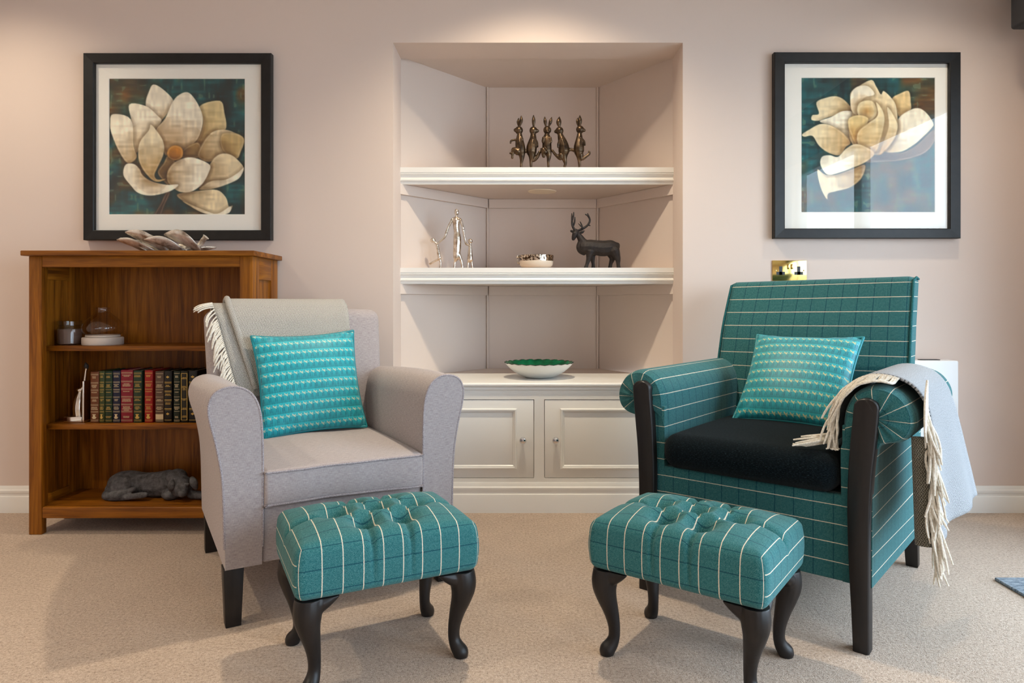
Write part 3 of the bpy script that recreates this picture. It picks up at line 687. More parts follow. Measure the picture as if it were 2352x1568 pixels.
# jar and hurricane lamp on the top shelf
S1 = .7098
c = (-1.782, 2.70, S1)
ja = thing('candle_jar', 'small glass jar candle of brown wax on the bookcase shelf', 'jar', c)
lathe('glass_body', [(.0005, .0008), (.038, .0008), (.043, .006), (.0435, .06), (.040, .072), (.038, .078)], c, M['jar_glass'], ja, 32)
lathe('wax', [(.0005, .004), (.0395, .004), (.0410, .010), (.0410, .062), (.0005, .063)], c, M['candle_wax'], ja, 32)
lathe('lid', [(.038, .076), (.0425, .077), (.0425, .092), (.040, .095), (.0005, .096)], c, M['jar_glass'], ja, 32)
c = at(236.5, 0, 2.71); c = (c[0], 2.71, S1)
hl = thing('hurricane_lamp', 'round glass hurricane lamp with narrow neck on a pale wooden base', 'lamp', c)
lathe('base', [(.0005, 0), (.071, 0), (.073, .003), (.073, .027), (.070, .030), (.0005, .030)], c, M['base_whitewood'], hl, 40)
lathe('foot_ring', [(.058, .0301), (.061, .033), (.061, .037), (.056, .039)], c, M['base_whitewood'], hl, 40)
lathe('glass_globe', [(.056, .036), (.066, .043), (.0735, .056), (.0745, .068), (.070, .082), (.058, .098), (.042, .113), (.030, .123), (.025, .131), (.024, .142), (.026, .147)], c, M['lamp_glass'], hl, 44)

# books
S2 = .4082
BY0 = 2.664
books = [ # px x0, x1, height, colour, bands style, gilt, description
 (207.5, 227.3, .198, (126, 70, 36), 'p', 'gilt_pale', 'tan brown leather book beside the silver bookend'),
 (228.0, 240.6, .201, (66, 78, 36), 'p', 'gilt', 'thin olive green book with dense gilt bands'),
 (241.0, 258.2, .200, (34, 62, 38), 'q', 'gilt', 'forest green book between the olive and navy books'),
 (258.8, 276.6, .202, (24, 30, 62), 'p', 'gilt_pale', 'navy blue book with pale gilt bands'),
 (277.4, 305.4, .205, (152, 24, 48), 'w', 'gilt_pale', 'thick crimson book, the widest in the row'),
 (306.4, 326.2, .203, (40, 66, 46), 'p', 'gilt', 'dark green book right of the thick crimson book'),
 (332.0, 351.2, .204, (176, 26, 22), 'p', 'gilt', 'bright scarlet book with gold bands'),
 (356.6, 376.4, .200, (104, 82, 66), 'q', 'gilt_pale', 'faded taupe book with a cream square at its foot'),
 (377.0, 395.4, .202, (24, 22, 20), 's', 'gilt', 'black book with small gold stars'),
 (398.6, 414.4, .201, (28, 42, 28), 'q', 'gilt_pale', 'blackish green book with short pale gilt bars'),
 (415.2, 432.4, .202, (34, 32, 18), 'f', 'gilt', 'dark olive book with a gold frame down its spine'),
 (433.4, 453.6, .203, (26, 27, 28), 's', 'gilt', 'charcoal book half hidden by the grey armchair'),
]
br_ = random.Random(3)
for bi, (p0, p1, hh, rgb, sty, gl, lab) in enumerate(books):
    x0, x1 = at(p0, 0, BY0)[0], at(p1, 0, BY0)[0]; w = x1 - x0
    b = thing('book', lab, 'book', ((x0 + x1) / 2, BY0, S2), group='leather bound books on the middle shelf')
    mt = cover(str(bi), rgb)
    def sp(v, x0=x0, w=w):
        return np.array([v[0], v[1] - .004 * max(0, 1 - ((v[0] - x0 - w / 2) / (w / 2)) ** 2) if v[1] < BY0 + .004 else v[1], v[2]])
    rbox('spine', (x0, x1), (BY0, BY0 + .006), (S2, S2 + hh), .002, mt, b, n=(6, 1, 1), k=1, warp=sp)
    for (xa, xb) in ((x0, x0 + .0022), (x1 - .0022, x1)):
        rbox('cover_board', (xa, xb), (BY0 + .0045, BY0 + .135), (S2, S2 + hh), .0006, mt, b, k=1)
    rbox('page_block', (x0 + .0023, x1 - .0023), (BY0 + .0065, BY0 + .130), (S2 + .003, S2 + hh - .004), 0, M['paper'], b, smooth=False)
    parts = []
    def bar(xa, xb, z, t_):
        xs = np.linspace(xa, xb, 5); P = []
        for zz in (z - t_ / 2, z + t_ / 2):
            P.append([(x, BY0 - .0004 - .004 * max(0, 1 - ((x - x0 - w / 2) / (w / 2)) ** 2), zz) for x in xs])
        parts.append((np.array(P)[::-1], False, False, False))
    m_ = .0018
    def words(z, n_):
        for k in range(n_):
            f = br_.uniform(.42, .85); cx_ = x0 + w / 2
            xx = cx_ - w * f / 2 + .001
            while xx < cx_ + w * f / 2 - .0015:
                l_ = br_.uniform(.0012, .0034); bar(xx, min(xx + l_, cx_ + w * f / 2), z - k * .0044, .0024); xx += l_ + .0009
    zs = [.955, .79, .645, .50, .355, .22]
    if sty in 'pqw':
        for z in zs:
            bar(x0 + m_, x1 - m_, S2 + z * hh, .0011)
            if sty != 'q': bar(x0 + m_, x1 - m_, S2 + z * hh - .0036, .0009)
        for z, k in zip(zs[:-1], (2, 3, 1, 2, 3) if sty != 'w' else (2, 3, 1, 3, 4)): words(S2 + z * hh - .0105, k)
        bar(x0 + m_, x1 - m_, S2 + .05 * hh, .0012); bar(x0 + m_, x1 - m_, S2 + .032 * hh, .0009)
        if sty == 'p':
            for k, f in enumerate((.36, .5, .3, .22, .38)): bar(x0 + w * (.5 - f / 2), x0 + w * (.5 + f / 2), S2 + .085 * hh + k * .0036, .0035)
        elif bi == 7:
            bar(x0 + .002, x1 - .002, S2 + .115 * hh, .020)
        else: words(S2 + .12 * hh, 2)
    elif sty == 's':
        for z in (.78, .61, .44, .27):
            bar(x0 + m_, x1 - m_, S2 + z * hh, .0022); bar(x0 + m_, x1 - m_, S2 + z * hh - .0045, .0010)
        for z, k in ((.72, 2), (.55, 2), (.38, 2)): words(S2 + z * hh, k)
        for z in (.88, .17):
            for f, o_ in ((.10, .004), (.30, .0016), (.40, 0), (.30, -.0016), (.10, -.004)): bar(x0 + w * (.5 - f / 2), x0 + w * (.5 + f / 2), S2 + z * hh + o_, .0016)
        bar(x0 + m_, x1 - m_, S2 + .05 * hh, .0016)
    else:
        for z in (.95, .05): bar(x0 + w * .10, x1 - w * .10, S2 + z * hh, .0015)
        for f in (.12, .88):
            parts.append((np.array([[(x0 + w * (f - .035), BY0 - .0034, S2 + .05 * hh), (x0 + w * (f + .035), BY0 - .0034, S2 + .05 * hh)], [(x0 + w * (f - .035), BY0 - .0034, S2 + .95 * hh), (x0 + w * (f + .035), BY0 - .0034, S2 + .95 * hh)]])[::-1], False, False, False))
        for z, k in ((.87, 2), (.70, 4), (.46, 2), (.28, 2), (.13, 2)): words(S2 + z * hh, k)
    multi('gilt_tooling', parts, M[gl], b, smooth=False)
# bookend
be = thing('bookend', 'polished silver bookend of a slim figure with raised arm', 'bookend', at(180, 968, 2.68))
z0 = S2
def bp(zx, zy, Y=2.685): return at(80 + zx / 3.135, 680 + zy / 3.135, Y)
p, q = bp(240, 860), bp(372, 905)
rbox('base', (p[0], q[0]), (2.655, 2.715), (z0, z0 + .024), .003, M['polished_silver'], be)
p = bp(381, 0); rbox('upright', (p[0] - .004, bp(396, 0)[0] - .004), (2.655, 2.715), (z0, z0 + .163), .003, M['polished_silver'], be)
u = .000546
blob('figure', [limb([bp(322, 860), bp(318, 800), bp(322, 740), bp(326, 700), bp(325, 682)], [40 * u, 41 * u, 33 * u, 20 * u, 12 * u]), ball(bp(324, 676), (25 * u, 20 * u, 17 * u)), limb([bp(328, 690), bp(352, 640), bp(360, 600), bp(368, 540), bp(374, 515)], [11 * u, 10 * u, 10 * u, 9 * u, 12 * u])], M['polished_silver'], be, .0022, 2, z0 + .022)
blob('hand', [limb([bp(374, 518), bp(370, 500), bp(366, 482)], [12 * u, 16 * u, 7 * u])], M['dark_resin'], be, .002, 1)

# sleeping puppy
dg_ = tag(thing('dog_statue', 'grey stone sleeping puppy statue on the bottom bookcase shelf', 'statue', at(345, 1151, 2.70)))
u = 2.70 / F / 9.046
def dp(zx, zy, Y=2.72): return at(220 + zx / 9.046, 1050 + zy / 9.046 - 1.5, Y)
G0 = .1050
body = [limb([dp(330, 690, 2.73), dp(480, 600, 2.735), dp(720, 560, 2.735), dp(1000, 580, 2.735), dp(1300, 580, 2.73), dp(1560, 540, 2.725), dp(1690, 480, 2.72)], [150 * u, 270 * u, 275 * u, 255 * u, 270 * u, 280 * u, 220 * u]),
        ball(dp(560, 620, 2.70), (250 * u, 200 * u, 250 * u)), ball(dp(300, 790, 2.70), (150 * u, 180 * u, 130 * u)),
        limb([dp(230, 810, 2.675), dp(450, 820, 2.66), dp(640, 740, 2.665), dp(800, 660, 2.67)], [100 * u, 105 * u, 75 * u, 45 * u]),
        limb([dp(450, 850, 2.665), dp(720, 830, 2.655), dp(960, 800, 2.655), dp(1040, 790, 2.655)], [75 * u, 62 * u, 66 * u, 55 * u]),
        ball(dp(1780, 610, 2.68), (230 * u, 210 * u, 225 * u)), ball(dp(1690, 430, 2.70), (200 * u, 200 * u, 180 * u)),
        limb([dp(1790, 640, 2.66), dp(1800, 740, 2.642), dp(1800, 770, 2.635)], [150 * u, 120 * u, 85 * u]),
        ball(dp(1560, 780, 2.68), (180 * u, 180 * u, 110 * u)),
        limb([dp(1980, 780, 2.68), dp(2200, 800, 2.665), dp(2330, 810, 2.66)], [90 * u, 85 * u, 75 * u]),
        ball(dp(1690, 590, 2.647), (45 * u, 40 * u, 30 * u)), ball(dp(1900, 570, 2.647), (45 * u, 40 * u, 30 * u))]
bd = blob('body', body, M['stone'], dg_, .003, 4)
for v_ in bd.data.vertices: v_.co.z = max(v_.co.z, .1052)
for (a, b, c_, d_) in ((1590, 500, 1560, 690), (2000, 450, 2080, 650)):
    blob('ear', [limb([dp(a, b, 2.66), dp((a + c_) / 2, (b + d_) / 2, 2.643), dp(c_, d_, 2.645)], [50 * u, 80 * u, 45 * u])], M['stone'], dg_, .0025, 3)
blob('nose', [ball(dp(1805, 735, 2.632), (42 * u, 30 * u, 34 * u))], M['dark_resin'], dg_, .0016, 1)

# silver leaf dish
ld = thing('leaf_dish', 'silver curled leaf dish with stem on top of the bookcase', 'dish', at(370, 572, 2.70))
def lp(zx, zy, Y=2.70): return at(240 + zx / 9.046, 520 + zy / 9.046, Y)
TB = 1.0712
def leaf(base, tip, w, lift, dy, cup):
    b = np.array(lp(*base)); t_ = np.array(lp(*tip)); t_[1] += dy; b[2] = TB + .003
    nt, ns = 14, 9; P = np.zeros((nt, ns, 3)); ax = t_ - b; side = np.cross(ax, (0, 0, 1.0)); side /= np.linalg.norm(side)
    for i in range(nt):
        s = i / (nt - 1); wd = w * (math.sin(math.pi * (.18 + .80 * s)) ** .8 + .02)
        for j in range(ns):
            k = j / (ns - 1) * 2 - 1
            p_ = b + ax * s; p_[2] = b[2] + (t_[2] - b[2]) * s ** lift
            p_ = p_ + side * wd * k; p_[2] += cup * k * k * math.sin(math.pi * min(1, s * .9 + .1)) + .002 * math.sin(9 * k + 5 * s)
            P[i, j] = p_
    return gsurf('leaf_lobe', P, M['silver_leaf'], ld, thick=.003)
leaf((1000, 470), (180, 250), .050, 1.3, .05, .030); leaf((1100, 470), (340, 285), .048, 1.3, -.02, .030)
leaf((1350, 475), (585, 140), .055, 1.25, -.045, .044); leaf((1650, 475), (1000, 300), .050, 1.2, -.06, .036)
leaf((2000, 478), (1385, 190), .060, 1.1, -.05, .048); leaf((1850, 478), (1290, 340), .046, 1.4, .07, .03); leaf((1500, 478), (2180, 400), .042, 1.8, .06, .014)
tube('stem', spline([lp(1700, 470), lp(1880, 450), lp(1990, 370), lp(2060, 270), lp(2110, 215)], 4), [.010] * 13 + [.009, .010, .012, .0135], M['silver_leaf'], ld, 12)

# ------------------------------------------------------------------ figurines in the alcove
YRb = 3.10; u = YRb / F / 9.046
SH1, SH2 = 1.478, 1.032
def rp(x, y, dy=0): return at(1140 + x / 9.046, 250 + y / 9.046, YRb + dy)
UR = u
def rl(pts, rad, dy=0): return limb([rp(a, b, dy) for a, b in pts], [r * UR * 1.16 for r in rad])
rb = thing('rabbit_sculpture', 'bronze sculpture of five upright dancing rabbits in a row', 'sculpture', (rp(1110, 0)[0], YRb, SH1))
def foot(x):   # foot standing on the shelf
    p = rp(x, 1225); p[2] = SH1 + .005
    return [limb([(p[0], YRb + .004, SH1 + .006), (p[0], YRb - .016, SH1 + .0055)], [26 * u, 22 * u]), limb([(p[0], YRb, SH1 + .006), tuple(rp(x + 4, 1180))], [22 * u, 24 * u])]
rabbits = [
 [rl([(512, 1210), (520, 1120), (530, 1000), (520, 900)], [22, 26, 50, 75]), rl([(515, 900), (500, 800), (485, 700), (482, 600), (482, 520)], [85, 90, 82, 62, 44]), ball(rp(470, 445), (84 * u, 72 * u, 86 * u)), rl([(450, 440), (390, 440)], [55, 34]),
  rl([(440, 640), (375, 645), (310, 662), (296, 715)], [24, 20, 20, 15], -.006), rl([(510, 590), (540, 640), (470, 660)], [24, 24, 16], -.01), rl([(450, 890), (380, 850), (345, 850), (340, 930), (330, 1020)], [70, 52, 34, 27, 22], -.008), rl([(340, 930), (285, 920)], [24, 18], -.01), rl([(570, 870), (640, 880)], [38, 34])] + foot(510),
 [rl([(720, 1210), (720, 1100), (735, 1000), (730, 900)], [22, 30, 58, 88]), rl([(728, 900), (735, 800), (755, 690), (765, 600), (765, 520)], [95, 98, 82, 62, 48]), ball(rp(770, 450), (84 * u, 72 * u, 86 * u)), rl([(790, 450), (858, 458)], [56, 32]),
  rl([(765, 600), (840, 680), (862, 790)], [26, 21, 15], -.012), rl([(770, 1000), (765, 1075), (840, 1010), (905, 890)], [50, 30, 34, 28], .004)] + foot(716),
 [rl([(1080, 1210), (1080, 1100), (1090, 980), (1065, 880)], [22, 26, 48, 82]), rl([(1055, 880), (1050, 780), (1050, 690), (1050, 600), (1052, 520)], [86, 86, 82, 72, 42]), ball(rp(1058, 440), (84 * u, 72 * u, 86 * u)), ball(rp(1060, 470, -.012), (40 * u, 40 * u, 34 * u)),
  rl([(985, 600), (970, 690), (1030, 665)], [30, 26, 18], -.012), rl([(1115, 600), (1132, 690), (1075, 665)], [30, 26, 18], -.012), rl([(1010, 900), (955, 830), (985, 990)], [55, 40, 30], -.016)] + foot(1080),
 [rl([(1415, 1210), (1435, 1130), (1410, 1020), (1400, 900)], [22, 30, 55, 92]), rl([(1405, 890), (1400, 800), (1375, 690), (1345, 600), (1325, 530)], [104, 100, 84, 64, 50]), ball(rp(1312, 455), (84 * u, 72 * u, 86 * u)), rl([(1290, 455), (1230, 472)], [56, 32]),
  rl([(1365, 610), (1295, 700), (1280, 800)], [26, 22, 15], -.012), rl([(1345, 960), (1330, 1030), (1230, 950), (1165, 865)], [60, 38, 28, 24], -.004), rl([(1470, 850), (1560, 845), (1640, 870)], [40, 30, 36])] + foot(1412),
 [rl([(1730, 1210), (1725, 1100), (1725, 1000), (1715, 900)], [22, 30, 54, 88]), rl([(1715, 880), (1715, 790), (1722, 690), (1727, 600), (1730, 520)], [96, 96, 80, 60, 44]), ball(rp(1740, 430), (84 * u, 72 * u, 86 * u)), rl([(1760, 430), (1828, 447)], [54, 31]),
  rl([(1740, 600), (1820, 670), (1842, 755)], [25, 21, 15], -.012), rl([(1745, 950), (1775, 1040), (1880, 975), (1932, 930), (1928, 880)], [60, 34, 27, 24, 18], -.004)] + foot(1724)]
ears = [[([(490, 350), (518, 240), (516, 140)], [16, 33, 7], -.004), ([(460, 350), (452, 270), (464, 190)], [15, 27, 7], .01)], [([(780, 360), (775, 240), (772, 125)], [15, 34, 6], -.004), ([(770, 360), (768, 250), (768, 150)], [15, 28, 6], .012)], [([(1032, 365), (1015, 260), (1004, 158)], [15, 32, 6], 0), ([(1092, 365), (1126, 260), (1150, 168)], [15, 32, 6], 0)], [([(1305, 375), (1290, 270), (1312, 160)], [18, 42, 6], -.004), ([(1315, 375), (1325, 270), (1325, 190)], [15, 26, 6], .01)], [([(1738, 355), (1738, 240), (1735, 130)], [17, 38, 6], -.004), ([(1705, 360), (1684, 260), (1690, 185)], [14, 27, 6], .01)]]
for body, ee in zip(rabbits, ears):
    b = blob('rabbit', body, M['bronze'], rb, .0019, 2, SH1 + .0005)
    for (pts, rad, dy) in ee:
        blob('ear', [rl(pts, rad, dy)], M['bronze'], b, .0016, 2)

YFm = 3.12; u5 = YFm / F / 4.704
def fp(x, y, dy=0): return at(960 + x / 4.704, 460 + y / 4.704, YFm + dy)
def fl_(pts, rad, dy=0): return limb([fp(a, b, dy) for a, b in pts], [r * u5 * 1.10 for r in rad])
fm = thing('family_sculpture', 'silver figurine of a woman holding hands with two children', 'sculpture', (fp(400, 0)[0], YFm, SH2))
GZ = 741   # drawing height of the shelf top at this depth
blob('woman', [ball(fp(417, 130), (25 * u5, 24 * u5, 38 * u5)), fl_([(416, 165), (412, 200)], [12, 13]), fl_([(372, 208), (412, 196), (456, 208)], [15, 19, 15]), fl_([(412, 215), (414, 290), (420, 345), (425, 400), (425, 480), (420, 560), (414, 620), (400, 655)], [34, 31, 30, 38, 40, 37, 30, 14]),
     fl_([(402, 630), (396, 690), (392, 733)], [14, 11, 12]), fl_([(440, 590), (468, 655), (482, 730)], [24, 14, 13]), fl_([(370, 207), (332, 280), (306, 350), (286, 400), (224, 456)], [14, 12, 12, 11, 9], -.004), fl_([(458, 207), (484, 290), (500, 380), (518, 465), (545, 482)], [14, 12, 11, 11, 9], -.004)], M['silver_cast'], fm, .0022, 1, SH2 + .0005)
blob('child', [ball(fp(160, 432), (29 * u5, 24 * u5, 25 * u5)), fl_([(180, 450), (205, 482), (220, 560), (233, 625)], [10, 14, 17, 19]), fl_([(234, 628), (245, 680), (240, 733)], [14, 10, 11]), fl_([(226, 634), (182, 655), (128, 686)], [13, 11, 11], .006), fl_([(200, 484), (225, 458)], [8, 8], -.004)], M['silver_cast'], fm, .0020, 1, SH2 + .0005)
blob('child', [ball(fp(564, 440), (27 * u5, 25 * u5, 26 * u5)), fl_([(564, 460), (563, 500), (563, 560), (563, 642)], [11, 16, 22, 30]), fl_([(546, 640), (537, 733)], [12, 10]), fl_([(575, 640), (590, 733)], [12, 10]), fl_([(560, 492), (540, 484)], [9, 8], -.004)], M['silver_cast'], fm, .0020, 1, SH2 + .0005)

dr = thing('stag_figurine', 'dark brown standing stag figurine with antlers on the lower shelf', 'figurine', (fp(1960, 0)[0], YFm, SH2))
stag = blob('body', [fl_([(1790, 505), (1850, 505), (1930, 512), (2010, 520), (2090, 505), (2135, 500)], [66, 76, 76, 80, 72, 50]), fl_([(1812, 490), (1778, 445), (1748, 395), (1722, 358)], [60, 43, 32, 27]), ball(fp(1704, 342), (37 * u5, 34 * u5, 36 * u5)), fl_([(1700, 355), (1686, 395), (1678, 418)], [31, 24, 18], -.010), fl_([(1762, 450), (1748, 500), (1760, 540), (1795, 572)], [32, 36, 34, 24], 0),
     fl_([(1860, 550), (1845, 630), (1826, 690), (1812, 736)], [46, 26, 18, 22], -.014), fl_([(1880, 560), (1888, 650), (1893, 690), (1894, 736)], [40, 22, 17, 21], .014), fl_([(2070, 540), (2100, 620), (2082, 685), (2074, 736)], [58, 33, 19, 22], .014), fl_([(2120, 540), (2158, 630), (2164, 690), (2170, 736)], [56, 30, 19, 22], -.014), fl_([(2130, 475), (2160, 478), (2172, 500)], [22, 19, 10])], M['dark_resin'], dr, .0022, 2, SH2 + .0005)
blob('ear', [fl_([(1682, 345), (1658, 330), (1655, 322)], [10, 14, 6], -.004)], M['dark_resin'], dr, .0016, 1)
blob('ear', [fl_([(1748, 352), (1775, 342), (1797, 328)], [9, 15, 5], .004)], M['dark_resin'], dr, .0016, 1)
blob('antler', [fl_([(1692, 318), (1668, 272), (1664, 220), (1662, 140)], [13, 11, 10, 5], -.006), fl_([(1674, 285), (1692, 235), (1696, 180)], [9, 9, 5], .004), fl_([(1666, 225), (1680, 170), (1682, 128)], [8, 8, 5], -.012)], M['dark_resin'], dr, .0018, 1)
blob('antler', [fl_([(1738, 325), (1795, 298), (1838, 262), (1857, 210), (1833, 140)], [13, 12, 11, 10, 5], .006), fl_([(1836, 265), (1862, 274)], [8, 5], .006), fl_([(1778, 305), (1768, 265), (1752, 230)], [9, 8, 5]), fl_([(1765, 285), (1732, 248)], [7, 4], -.004), fl_([(1852, 195), (1832, 165), (1806, 150)], [8, 8, 5], .008)], M['dark_resin'], dr, .0018, 1)

c = np.array([at(1231.5, 0, 3.15)[0], 3.15, SH2 + .0005])
sb = thing('small_bowl', 'small cream bowl with speckled silver rim on the lower alcove shelf', 'bowl', c)
lathe('bowl_body', [(.0005, .0), (.045, .0), (.066, .006), (.076, .018), (.0785, .032), (.0785, .036)], c, M['cream_enamel'], sb, 48)
lathe('silver_rim', [(.0787, .0355), (.0795, .048), (.081, .062), (.0785, .063), (.076, .05), (.070, .025), (.045, .012), (.0005, .010)], c, M['speckle'], sb, 48)
hx = c + np.array([-.079, -.01, .02])
tube('spoon_handle', spline([hx + (.006, 0, 0), hx + (-.008, 0, .012), hx + (-.006, 0, .03)], 4), .0025, M['speckle'], sb, 8)
lathe('handle_bead', [(.0005, -.007), (.005, -.005), (.0072, 0), (.005, .005), (.0005, .007)], hx + (-.006, 0, .036), M['polished_silver'], sb, 16)

c = np.array([at(1239, 0, 3.0)[0], 3.06, CT + .0005]); YBw = 3.06
gb = thing('scalloped_bowl', 'shallow white scalloped bowl with glossy green inside on the cabinet', 'bowl', c)
nth = 96; th_ = np.arange(nth) * 2 * math.pi / nth
def bowlP(prof, amp, ph):
    P = np.zeros((len(prof), nth, 3))
    for i, (r, z) in enumerate(prof):
        s = amp * np.cos(24 * th_ + ph * i) * (r / .155) ** 2
        P[i] = np.stack([(r + s * .8) * np.cos(th_), (r + s * .8) * np.sin(th_), z + s], 1)
    return P + c
prof_o = [(.0005, 0), (.050, 0), (.060, .001), (.078, .008), (.096, .017), (.114, .028), (.130, .041), (.143, .054), (.1535, .067)]
gsurf('outer_shell', bowlP(prof_o, .0016, math.pi / 2), M['white_ceramic'], gb, cj=True, ang=60, flip=True)
prof_i = [(.1535, .067), (.152, .0675), (.141, .056), (.128, .043), (.112, .031), (.094, .020), (.076, .012), (.05, .006), (.0005, .005)]
gsurf('green_lining', bowlP(prof_i, .0030, math.pi / 2.2), M['green_lacquer'], gb, cj=True, ang=60, flip=True)
rim = np.stack([(.1535 + .0012 * np.cos(24 * th_)) * np.cos(th_), (.1535 + .0012 * np.cos(24 * th_)) * np.sin(th_), .0675 + .0016 * np.cos(24 * th_)], 1) + c
tube('rim', rim, .0016, M['dark_rim'], gb, 6, True)

# ------------------------------------------------------------------ cushions
def pillow(name, label, frame, org, right, up, half, thickc, mat, seed):
    right = np.array(right, float); right /= np.linalg.norm(right); up = np.array(up, float); up -= right * up.dot(right); up /= np.linalg.norm(up); nrm = np.cross(right, up)
    org = np.array(org, float); n = 40; cu = thing(name, label, 'cushion', tuple(org), frame)
    r = np.random.RandomState(seed); ph = r.rand(8) * 6
    a = np.sin(np.linspace(-1, 1, n + 1) * math.pi / 2); A, B = np.meshgrid(a, a, indexing='ij')
    X = half * A * (1 - .075 * (1 - B ** 2) * np.abs(A) ** 2); Y = half * B * (1 - .075 * (1 - A ** 2) * np.abs(B) ** 2)
    tk = thickc * np.clip((1 - A ** 2) * (1 - B ** 2), 0, 1) ** .42
    wr = .0025 * np.sin(9 * A + 7 * B + ph[0]) * np.abs(A * B) + .0045 * np.abs(A * B) ** 2 * np.sin(22 * (A - B) + ph[1]) + .003 * np.sin(5 * A + ph[2]) * (B < -.3) * (-B - .3)
    UV = np.stack([X, Y], -1) + .5
    ctr = org + up * half
    def P(sgn): return ctr + X[..., None] * right + Y[..., None] * up + ((sgn * (tk + wr * (tk > .002)))[..., None]) * nrm
    gsurf('front_cover', P(1), mat, cu, UV=UV, ang=None); gsurf('back_cover', P(-1), mat, cu, UV=UV, ang=None, flip=True)
    f = P(0); edge = np.concatenate([f[:, 0], f[-1, 1:], f[-2::-1, -1], f[0, -2:0:-1]])
    tube('piping', edge, .0048, M['piping_satin'], cu, 8, True)
    return cu

# ------------------------------------------------------------------ grey armchair
GF = Matrix.Translation((-.789, 1.815, 0)) @ Matrix.Rotation(R(30), 4, 'Z')
gc = thing('grey_armchair', 'grey linen armchair with piped arms in front of the bookcase', 'armchair', (.333, .35, 0), GF)
GW = .666
def gback(z): return .575 + max(0, z - .40) * .20           # front face of the backrest
prof = [(.004, .158), (.002, .25), (.000, .34), (-.005, .42), (-.019, .50), (-.033, .56), (-.036, .60), (-.022, .632), (.008, .646), (.042, .644), (.072, .624), (.090, .585), (.097, .53), (.099, .45), (.099, .34), (.098, .158)]
prof = spline(np.array([(x, z, 0) for x, z in prof]), 3)[:, :2]
def arm(side):
    ds = np.concatenate([[0.0, .004], np.linspace(.02, .645, 18)]); P = []
    for d in ds:
        t_ = d / .66; bul = .026 * math.sin(math.pi * min(1, t_ * 1.05)) ; ring = []
        for (x, z) in prof:
            k = max(0, (z - .30) / .34); sh = 1 if d > .003 else .985
            zz = .158 + (z - .158) * (1 - .045 * t_ * t_)
            xx = x - bul * (k ** 1.5) * (1 if x < .05 else .25)
            if d <= .003: xx = .048 + (xx - .048) * .985; zz = .4 + (zz - .4) * .992
            ring.append((xx if side == 0 else GW - xx, d, zz))
        P.append(ring)
    P = np.array(P); UV = np.zeros((len(ds), len(prof) + 1, 2)); L = arc(np.array([(*p, 0) for p in list(prof) + [prof[0]]]))
    UV[..., 0] = ds[:, None]; UV[..., 1] = L[None]
    a = gsurf('armrest', P, M['linen'], gc, cj=True, caps=True, UV=UV, flip=(side == 1), ang=50)
    tube('piping', P[1][2:-1] + np.array([0, -.002, 0]), .0036, M['piping_linen'], a, 8)
arm(0); arm(1)
def bwarp(v):
    k = (v[2] - .30) / .55
    u_ = v[0]; mid = GW / 2
    sc_ = 1 + .06 * max(0, k - .2)
    x = mid + (u_ - mid) * sc_
    crown = .012 * (1 - ((u_ - mid) / .33) ** 2) if v[2] > .8 else 0
    front = v[1] < .605
    y = v[1] + max(0, v[2] - .40) * .20
    if front: y -= .018 * max(0, 1 - ((u_ - mid) / .34) ** 2) * math.sin(math.pi * min(max(k, 0), 1))
    return np.array([x, y, v[2] + crown - .006])
rbox('backrest', (.028, GW - .028), (.575, .648), (.26, .851), .036, M['linen'], gc, n=(14, 3, 14), k=4, warp=bwarp, ang=60)
rbox('seat_base', (.0995, GW - .0995), (.012, .60), (.158, .312), .008, M['linen'], gc, n=(6, 4, 2))
rbox('back_panel', (.012, GW - .012), (.60, .652), (.158, .50), .012, M['linen'], gc)
def swarp(v):
    k = max(0, 1 - ((v[0] - GW / 2) / .25) ** 2) * max(0, 1 - ((v[1] - .28) / .31) ** 2)
    z = v[2]
    if v[2] > .36: z += .014 * k + .003 * math.sin(v[0] * 26) * k
    y = v[1]
    if v[1] < .04: y -= .004 * math.sin(math.pi * (v[2] - .313) / .1) + .002 * math.sin(v[0] * 40)
    if v[2] < .33 and v[1] < .06: z += .004 * math.sin((v[0] - .1) * 9)
    return np.array([v[0], y, z])
sx0, sx1, sy0, sy1 = .102, GW - .102, -.010, .572
cu = rbox('seat_cushion', (sx0, sx1), (sy0, sy1), (.313, .413), .012, M['linen'], gc, n=(16, 16, 3), k=3, warp=swarp, ang=60)
for z in (.318, .408):
    lp_ = [(sx0 + .004, sy1 - .02, z), (sx0 + .002, .2, z), (sx0 + .002, sy0 + .012, z), (sx0 + .012, sy0, z)] + [(x, sy0 - .001, z) for x in np.linspace(sx0 + .04, sx1 - .04, 12)] + [(sx1 - .012, sy0, z), (sx1 - .002, sy0 + .012, z), (sx1 - .002, .2, z), (sx1 - .004, sy1 - .02, z)]
    lp_ = [swarp(np.array(p)) for p in lp_]
    tube('cushion_piping', spline(np.array(lp_), 3), .0034, M['piping_linen'], cu, 8)
for (x, y, rake) in ((.026, .030, 0), (GW - .026, .030, 0), (.035, .62, .045), (GW - .035, .62, .045)):
    def lw(v, x=x, y=y, rake=rake):
        k = 1 - v[2] / .16; s = 1 - .24 * k
        return np.array([x + (v[0] - x) * s, y + (v[1] - y) * s + rake * k, v[2]])
    rbox('leg', (x - .026, x + .026), (y - .026, y + .026), (.0005, .160), .002, M['black_wood'], gc, k=1, n=(1, 1, 2), warp=lw)

pillow('satin_cushion', 'turquoise satin cushion on the grey armchair', GF, (.352, .458, .418), (1, .04, .035), (-.09, .33, 1), .182, .050, M['satin_bright'], 2)

